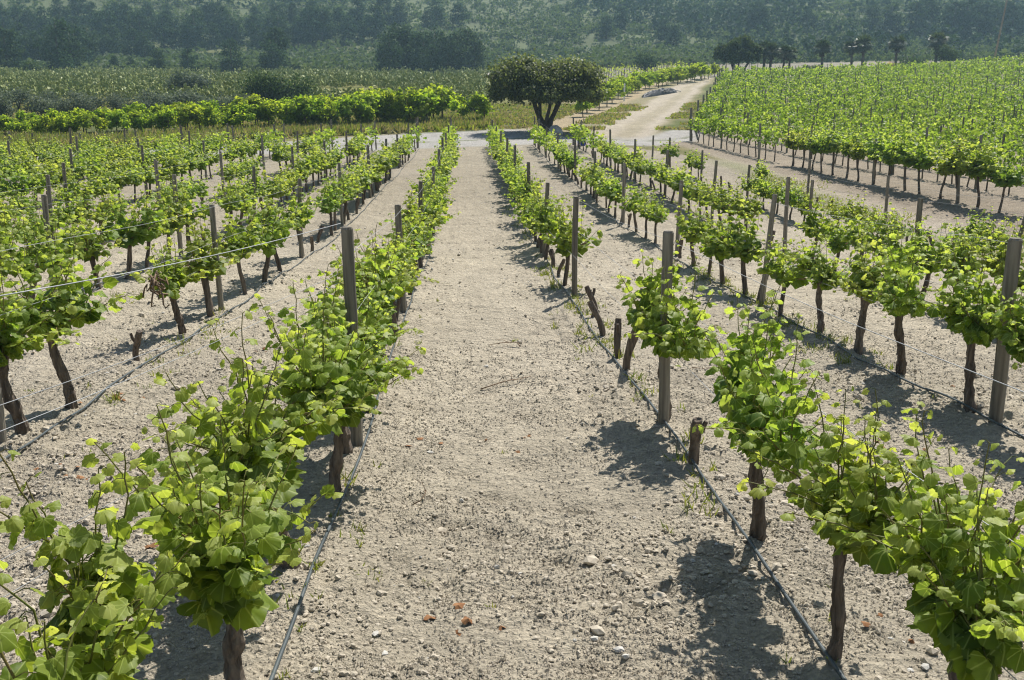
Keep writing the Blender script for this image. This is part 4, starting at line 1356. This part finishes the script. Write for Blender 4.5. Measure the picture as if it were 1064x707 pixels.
# ------------------------------------------------------------------ pines at the foot of the hill
def pine_parts(seed, H=9.0):
    rng = np.random.default_rng(seed)
    gt = Geo(); gt.add(*tube([(0, 0, -.3), (.1, 0, H * .4), (0, 0, H * .93)], [.26, .18, .03], 7), smooth=True)
    g = Geo()
    cs = []; rs = []
    for k in range(34):
        h = rng.uniform(.10, 1.0)
        R = H * .31 * math.sqrt(max(.03, 1 - ((h - .40) / .62) ** 2)) * rng.uniform(.55, 1.1) + .2
        a = rng.uniform(0, 6.28)
        cs.append((R * .62 * math.cos(a), R * .62 * math.sin(a), h * H * .95)); rs.append((R * .5 + .3, R * .5 + .3, .45 + R * .22))
    cloud(g, cs, rs, 2000, .40, rng, shell=.3, upb=.3)
    return gt.mesh('trunk', M_TBARK), g.mesh('crown', M_PINE)


PINES = [pine_parts(i) for i in range(6)]


def pine(px, y, s, lab, grp, i):
    x, y, z = at(px, y)
    o = link('pine_tree', None, loc=(x, y, z), rz=i * 2.4, sc=(s * rng.uniform(.95, 1.3), s * rng.uniform(.95, 1.3), s))
    a, b = PINES[i % 6]
    link('trunk', a, o); link('crown', b, o)
    tag(o, lab, 'pine', grp)


ip = 0
GP = 'pines of the wood at the foot of the hill, left'
for yb, x0, x1, st, s in [(262, -10, 118, 13, 1.0), (286, -10, 150, 13, 1.05), (318, 112, 350, 12, 1.05), (330, -10, 400, 15, 1.05), (352, 0, 480, 19, 1.0)]:
    px = x0
    while px < x1:
        if rng.random() < .85 and not (yb > 310 and 246 < px < 258):
            pine(px + rng.normal(0, 4), yb + rng.normal(0, 5), s * rng.uniform(.7, 1.25), 'dark hazy pine in the wood at the foot of the hill, left', GP, ip); ip += 1
        px += st
for px, y, s in [(8, 216, 1.05), (62, 222, 1.25), (75, 228, 1.0), (120, 232, .45), (137, 233, .4), (165, 229, .62), (196, 227, .6), (241, 226, .85), (283, 225, .8), (288, 232, 1.1)]:
    pine(px, y, s, 'isolated dark pine in front of the wood, above the cactus field', 'isolated pines before the wood', ip); ip += 1
for px, y, s in [(405, 222, 1.0), (414, 230, 1.2), (425, 232, 1.1), (440, 226, 1.0), (452, 234, 1.15), (465, 222, .9), (476, 224, 1.0), (486, 230, 1.1), (493, 226, .8), (448, 220, .7)]:
    pine(px, y, s, 'dark pine in the clump left of the white dirt track', 'pine clump by the white track', ip); ip += 1
for px, y, s in [(785, 330, 1.2), (792, 325, 1.0), (838, 330, .9), (905, 330, 1.0), (925, 326, 1.1), (950, 322, 1.3), (962, 330, 1.5), (990, 318, 1.35), (1002, 315, 1.5), (1016, 318, 1.4), (1030, 322, 1.2), (1050, 320, 1.35), (1064, 325, 1.3), (700, 300, .8), (690, 320, .8), (630, 330, .8), (645, 345, .9)]:
    pine(px, y, s, 'dark hazy pine on the lower hillside right of the wide dark tree', 'pines on the lower right hillside', ip); ip += 1


# ------------------------------------------------------------------ cactus, scrub, far wood
def cactus_field():
    rng = np.random.default_rng(61)
    g = Geo()
    n = 4200
    y = rng.uniform(110, 226, n) ; px = rng.uniform(-30, 505, n)
    k = (px - 532) / F_PX
    x = (k * y + y * math.sin(PH)) / math.cos(PH)
    ok = (x < 0.06 * y - 5) & (fbm(x / 9, y / 9, 71, 3) > .41)
    x, y = x[ok], y[ok]
    z = gz(x, y)
    T = np.array([(0, 0, 0), (.32, .3, 0), (.36, .65, 0), (0, 1, 0), (-.36, .65, 0), (-.32, .3, 0)])
    T = np.concatenate([T + [0, 0, .06], T - [0, 0, .06]])
    Fq = [(0, 1, 2, 3, 4, 5), (11, 10, 9, 8, 7, 6)]
    side = [(i, i + 6, (i + 1) % 6 + 6, (i + 1) % 6) for i in range(6)]
    for xx, yy, zz in zip(x, y, z):
        m = int(rng.integers(9, 20)); hh = rng.uniform(.5, 1.5)
        P = np.stack([rng.normal(0, .55, m), rng.normal(0, .55, m), rng.random(m) * hh], -1) + [xx, yy, zz]
        up = unit(rng.normal(0, .5, (m, 3)) + [0, 0, 1]); nr = unit(np.cross(up, rng.normal(0, 1, (m, 3)))); s = np.cross(up, nr)
        sz = rng.uniform(.25, .55, m)
        V = P[:, None] + sz[:, None, None] * (T[None, :, 0, None] * s[:, None] + T[None, :, 1, None] * up[:, None] + T[None, :, 2, None] * nr[:, None])
        off = (np.arange(m) * 12)[:, None, None]
        yg = np.repeat(np.clip(rng.normal(.25, .25, m), 0, .9), 12)
        g.add(V.reshape(-1, 3), np.concatenate([(np.array(Fq)[None] + off).reshape(-1, 6)]), 0, yg)
        g.f.append((np.array(side)[None] + off).reshape(-1, 4) + g.n - m * 12); g.m.append(np.zeros(m * 6)); g.sm.append(np.zeros(m * 6, bool))
    tag(link('cactus_field', g.mesh('cactus_field', M_PEAR)), 'yellow green prickly pear cactus covering the plain at left', 'cactus', kind='stuff')


cactus_field()


def scrub():
    rng = np.random.default_rng(62)
    g = Geo()
    n = 22000
    y = 228 * (1000 / 228) ** rng.random(n); px = rng.uniform(-120, 1180, n)
    x = ((px - 532) / F_PX * y + y * math.sin(PH)) / math.cos(PH)
    d = fbm(x / 45, y / 45, 81, 3)
    ok = rng.random(n) < sm(d, .30, .55) * .65 + .35
    x, y = x[ok], y[ok]; z = gz(x, y); m = 22
    big = sm(fbm(x / 70 + 5, y / 70, 85, 2), .5, .66)
    big = np.maximum(big * (rng.random(len(x)) < .5), ((x > 70) & (y < 480)) * (rng.random(len(x)) < .12))
    big = big * np.where((y < 322) & (x < 25), 0, 1) * np.where(y > 520, .7, 1)
    s = (rng.uniform(.7, 1.8, len(x)) + .0014 * y) * (1 + .4 * big)
    hgt = s * (1.0 + 1.3 * big)
    for i in range(len(x)):
        r = rng.random(m); dv = unit(rng.normal(0, 1, (m, 3)))
        taper = 1 - .45 * big[i] * np.clip(np.abs(dv[:, 2]), 0, 1)
        hz = np.abs(dv[:, 2])
        P = np.stack([dv[:, 0] * s[i] * taper, dv[:, 1] * s[i] * taper, hz * hgt[i]], -1) + [x[i], y[i], z[i]]
        place_leaves(g, LEAF_Q, P, rng.normal(0, 1, (m, 3)), unit(dv + rng.normal(0, .35, (m, 3))), s[i] * .55 * rng.uniform(.6, 1.3, m), np.clip(r * .6 - .3 * big[i], 0, 1), 1 if big[i] > .5 else 0, rng)
    tag(link('hill_scrub', g.mesh('hill_scrub', [M_SCRUB, M_PINE])), 'grey green scrub and far woodland spread over the hazy hillside', 'scrub', kind='stuff')


scrub()


# far staked vineyard behind the tree
def far_staked():
    rng = np.random.default_rng(63)
    g = Geo(); g2 = Geo()
    for r in range(15):
        for k in range(26):
            y = 150 + k * 3.2; x = 14 + r * 2.4 + (y - 150) * .08
            if x > 0.06 * y + 34 or y > 226: continue
            z = gz1(x, y)
            if k % 2 == 0: g.add(*tube([(x, y, z - .1), (x + rng.normal(0, .05), y, z + rng.uniform(1.5, 2.0))], .05, 4))
            n = 10
            P = np.stack([rng.normal(0, .3, n), rng.normal(0, .8, n), rng.uniform(.3, 1.0, n)], -1) + [x, y, z]
            place_leaves(g2, LEAF_Q, P, rng.normal(0, 1, (n, 3)), unit(rng.normal(0, .6, (n, 3)) + [0, 0, .7]), .28, rng.random(n) * .5, 0, rng)
    tag(link('distant_stakes', g.mesh('distant_stakes', M_POST)), 'ranks of grey stakes in the far vineyard on the rise behind the wide tree', 'stakes', kind='stuff')
    tag(link('distant_young_vines', g2.mesh('distant_young_vines', M_TALL)), 'sparse young vines between the far grey stakes', 'vineyard', kind='stuff')


far_staked()


# pole, white post, plastic heap
def small_things():
    x, y, z = at(1032, 182)
    o = link('utility_pole', None, loc=(x, y, z - .3)); o.rotation_euler = (0, .115, 0)
    g = Geo(); g.add(*tube([(0, 0, 0), (0, 0, 7), (0, 0, 14.2)], [.17, .14, .11], 10), smooth=True); link('pole', g.mesh('pole', M_POLE), o)
    g = Geo(); g.add(*box(0, -.14, 13.6, 1.5, .1, .12)); link('crossarm', g.mesh('crossarm', M_POLE), o)
    for k in (-.6, 0.25, .6):
        g = Geo(); g.add(*tube([(k, -.14, 13.66), (k, -.14, 13.72), (k, -.14, 13.8)], [.03, .06, .03], 8)); link('insulator', g.mesh('insulator', M_WHITEP), o)
    tag(o, 'tall leaning wooden utility pole behind the right-hand field', 'pole')
    x, y, z = at(648.5, 110)
    o = link('white_post', None, loc=(x, y, z))
    g = Geo(); g.add(*tube([(0, 0, -.2), (0, 0, 1.72)], .085, 12), smooth=False); link('shaft', g.mesh('shaft', M_WHITEP), o)
    g = Geo(); g.add(*tube([(0, 0, 1.72), (0, 0, 1.78), (0, 0, 1.84)], [.10, .10, .04], 12)); link('cap', g.mesh('cap', M_WHITEP), o)
    tag(o, 'slim white post among the tall vines right of the wide dark tree', 'post')
    rng = np.random.default_rng(5)
    x0, y0, z0 = at(667, 116); x1, y1, z1 = at(703, 124)
    u = np.linspace(0, 1, 26); v = np.linspace(-1, 1, 13)
    U, Vv = np.meshgrid(u, v, indexing='ij')
    X = x0 + (x1 - x0) * U + .0 * Vv; Y = y0 + (y1 - y0) * U + Vv * .9
    h = .62 * (1 - Vv ** 2) ** .7 * np.clip(np.sin(U * math.pi), 0, 1) ** .4 * (.55 + .9 * fbm(U * 9, Vv * 3, 3, 3))
    Z = gz(X.ravel(), Y.ravel()).reshape(X.shape) + h - .02
    idx = np.arange(X.size).reshape(X.shape)
    q = np.stack([idx[:-1, :-1], idx[1:, :-1], idx[1:, 1:], idx[:-1, 1:]], -1).reshape(-1, 4)
    g = Geo(); g.add(np.stack([X.ravel(), Y.ravel(), Z.ravel()], -1), q)
    o = link('plastic_heap', None, loc=(0, 0, 0))
    link('black_sheet', g.mesh('black_sheet', M_TARP), o)
    g = Geo()
    for k in range(9):
        t = rng.uniform(.35, 1.0); xx = x0 + (x1 - x0) * t; yy = y0 + (y1 - y0) * t - rng.uniform(.2, .8); zz = gz1(xx, yy)
        a = rng.uniform(0, 3.14); L = rng.uniform(.4, .9)
        zz += .15 + .3 * rng.random()
        g.add(*tube([(xx - L * math.cos(a), yy - .2 * math.sin(a), zz), (xx, yy, zz + .12), (xx + L * math.cos(a), yy + .2 * math.sin(a), zz + .02)], .05, 6), smooth=True)
    link('pipe_bundle', g.mesh('pipe_bundle', M_GREYP), o)
    tag(o, 'heap of black plastic sheet and grey pipes beside the climbing track', 'heap')


small_things()
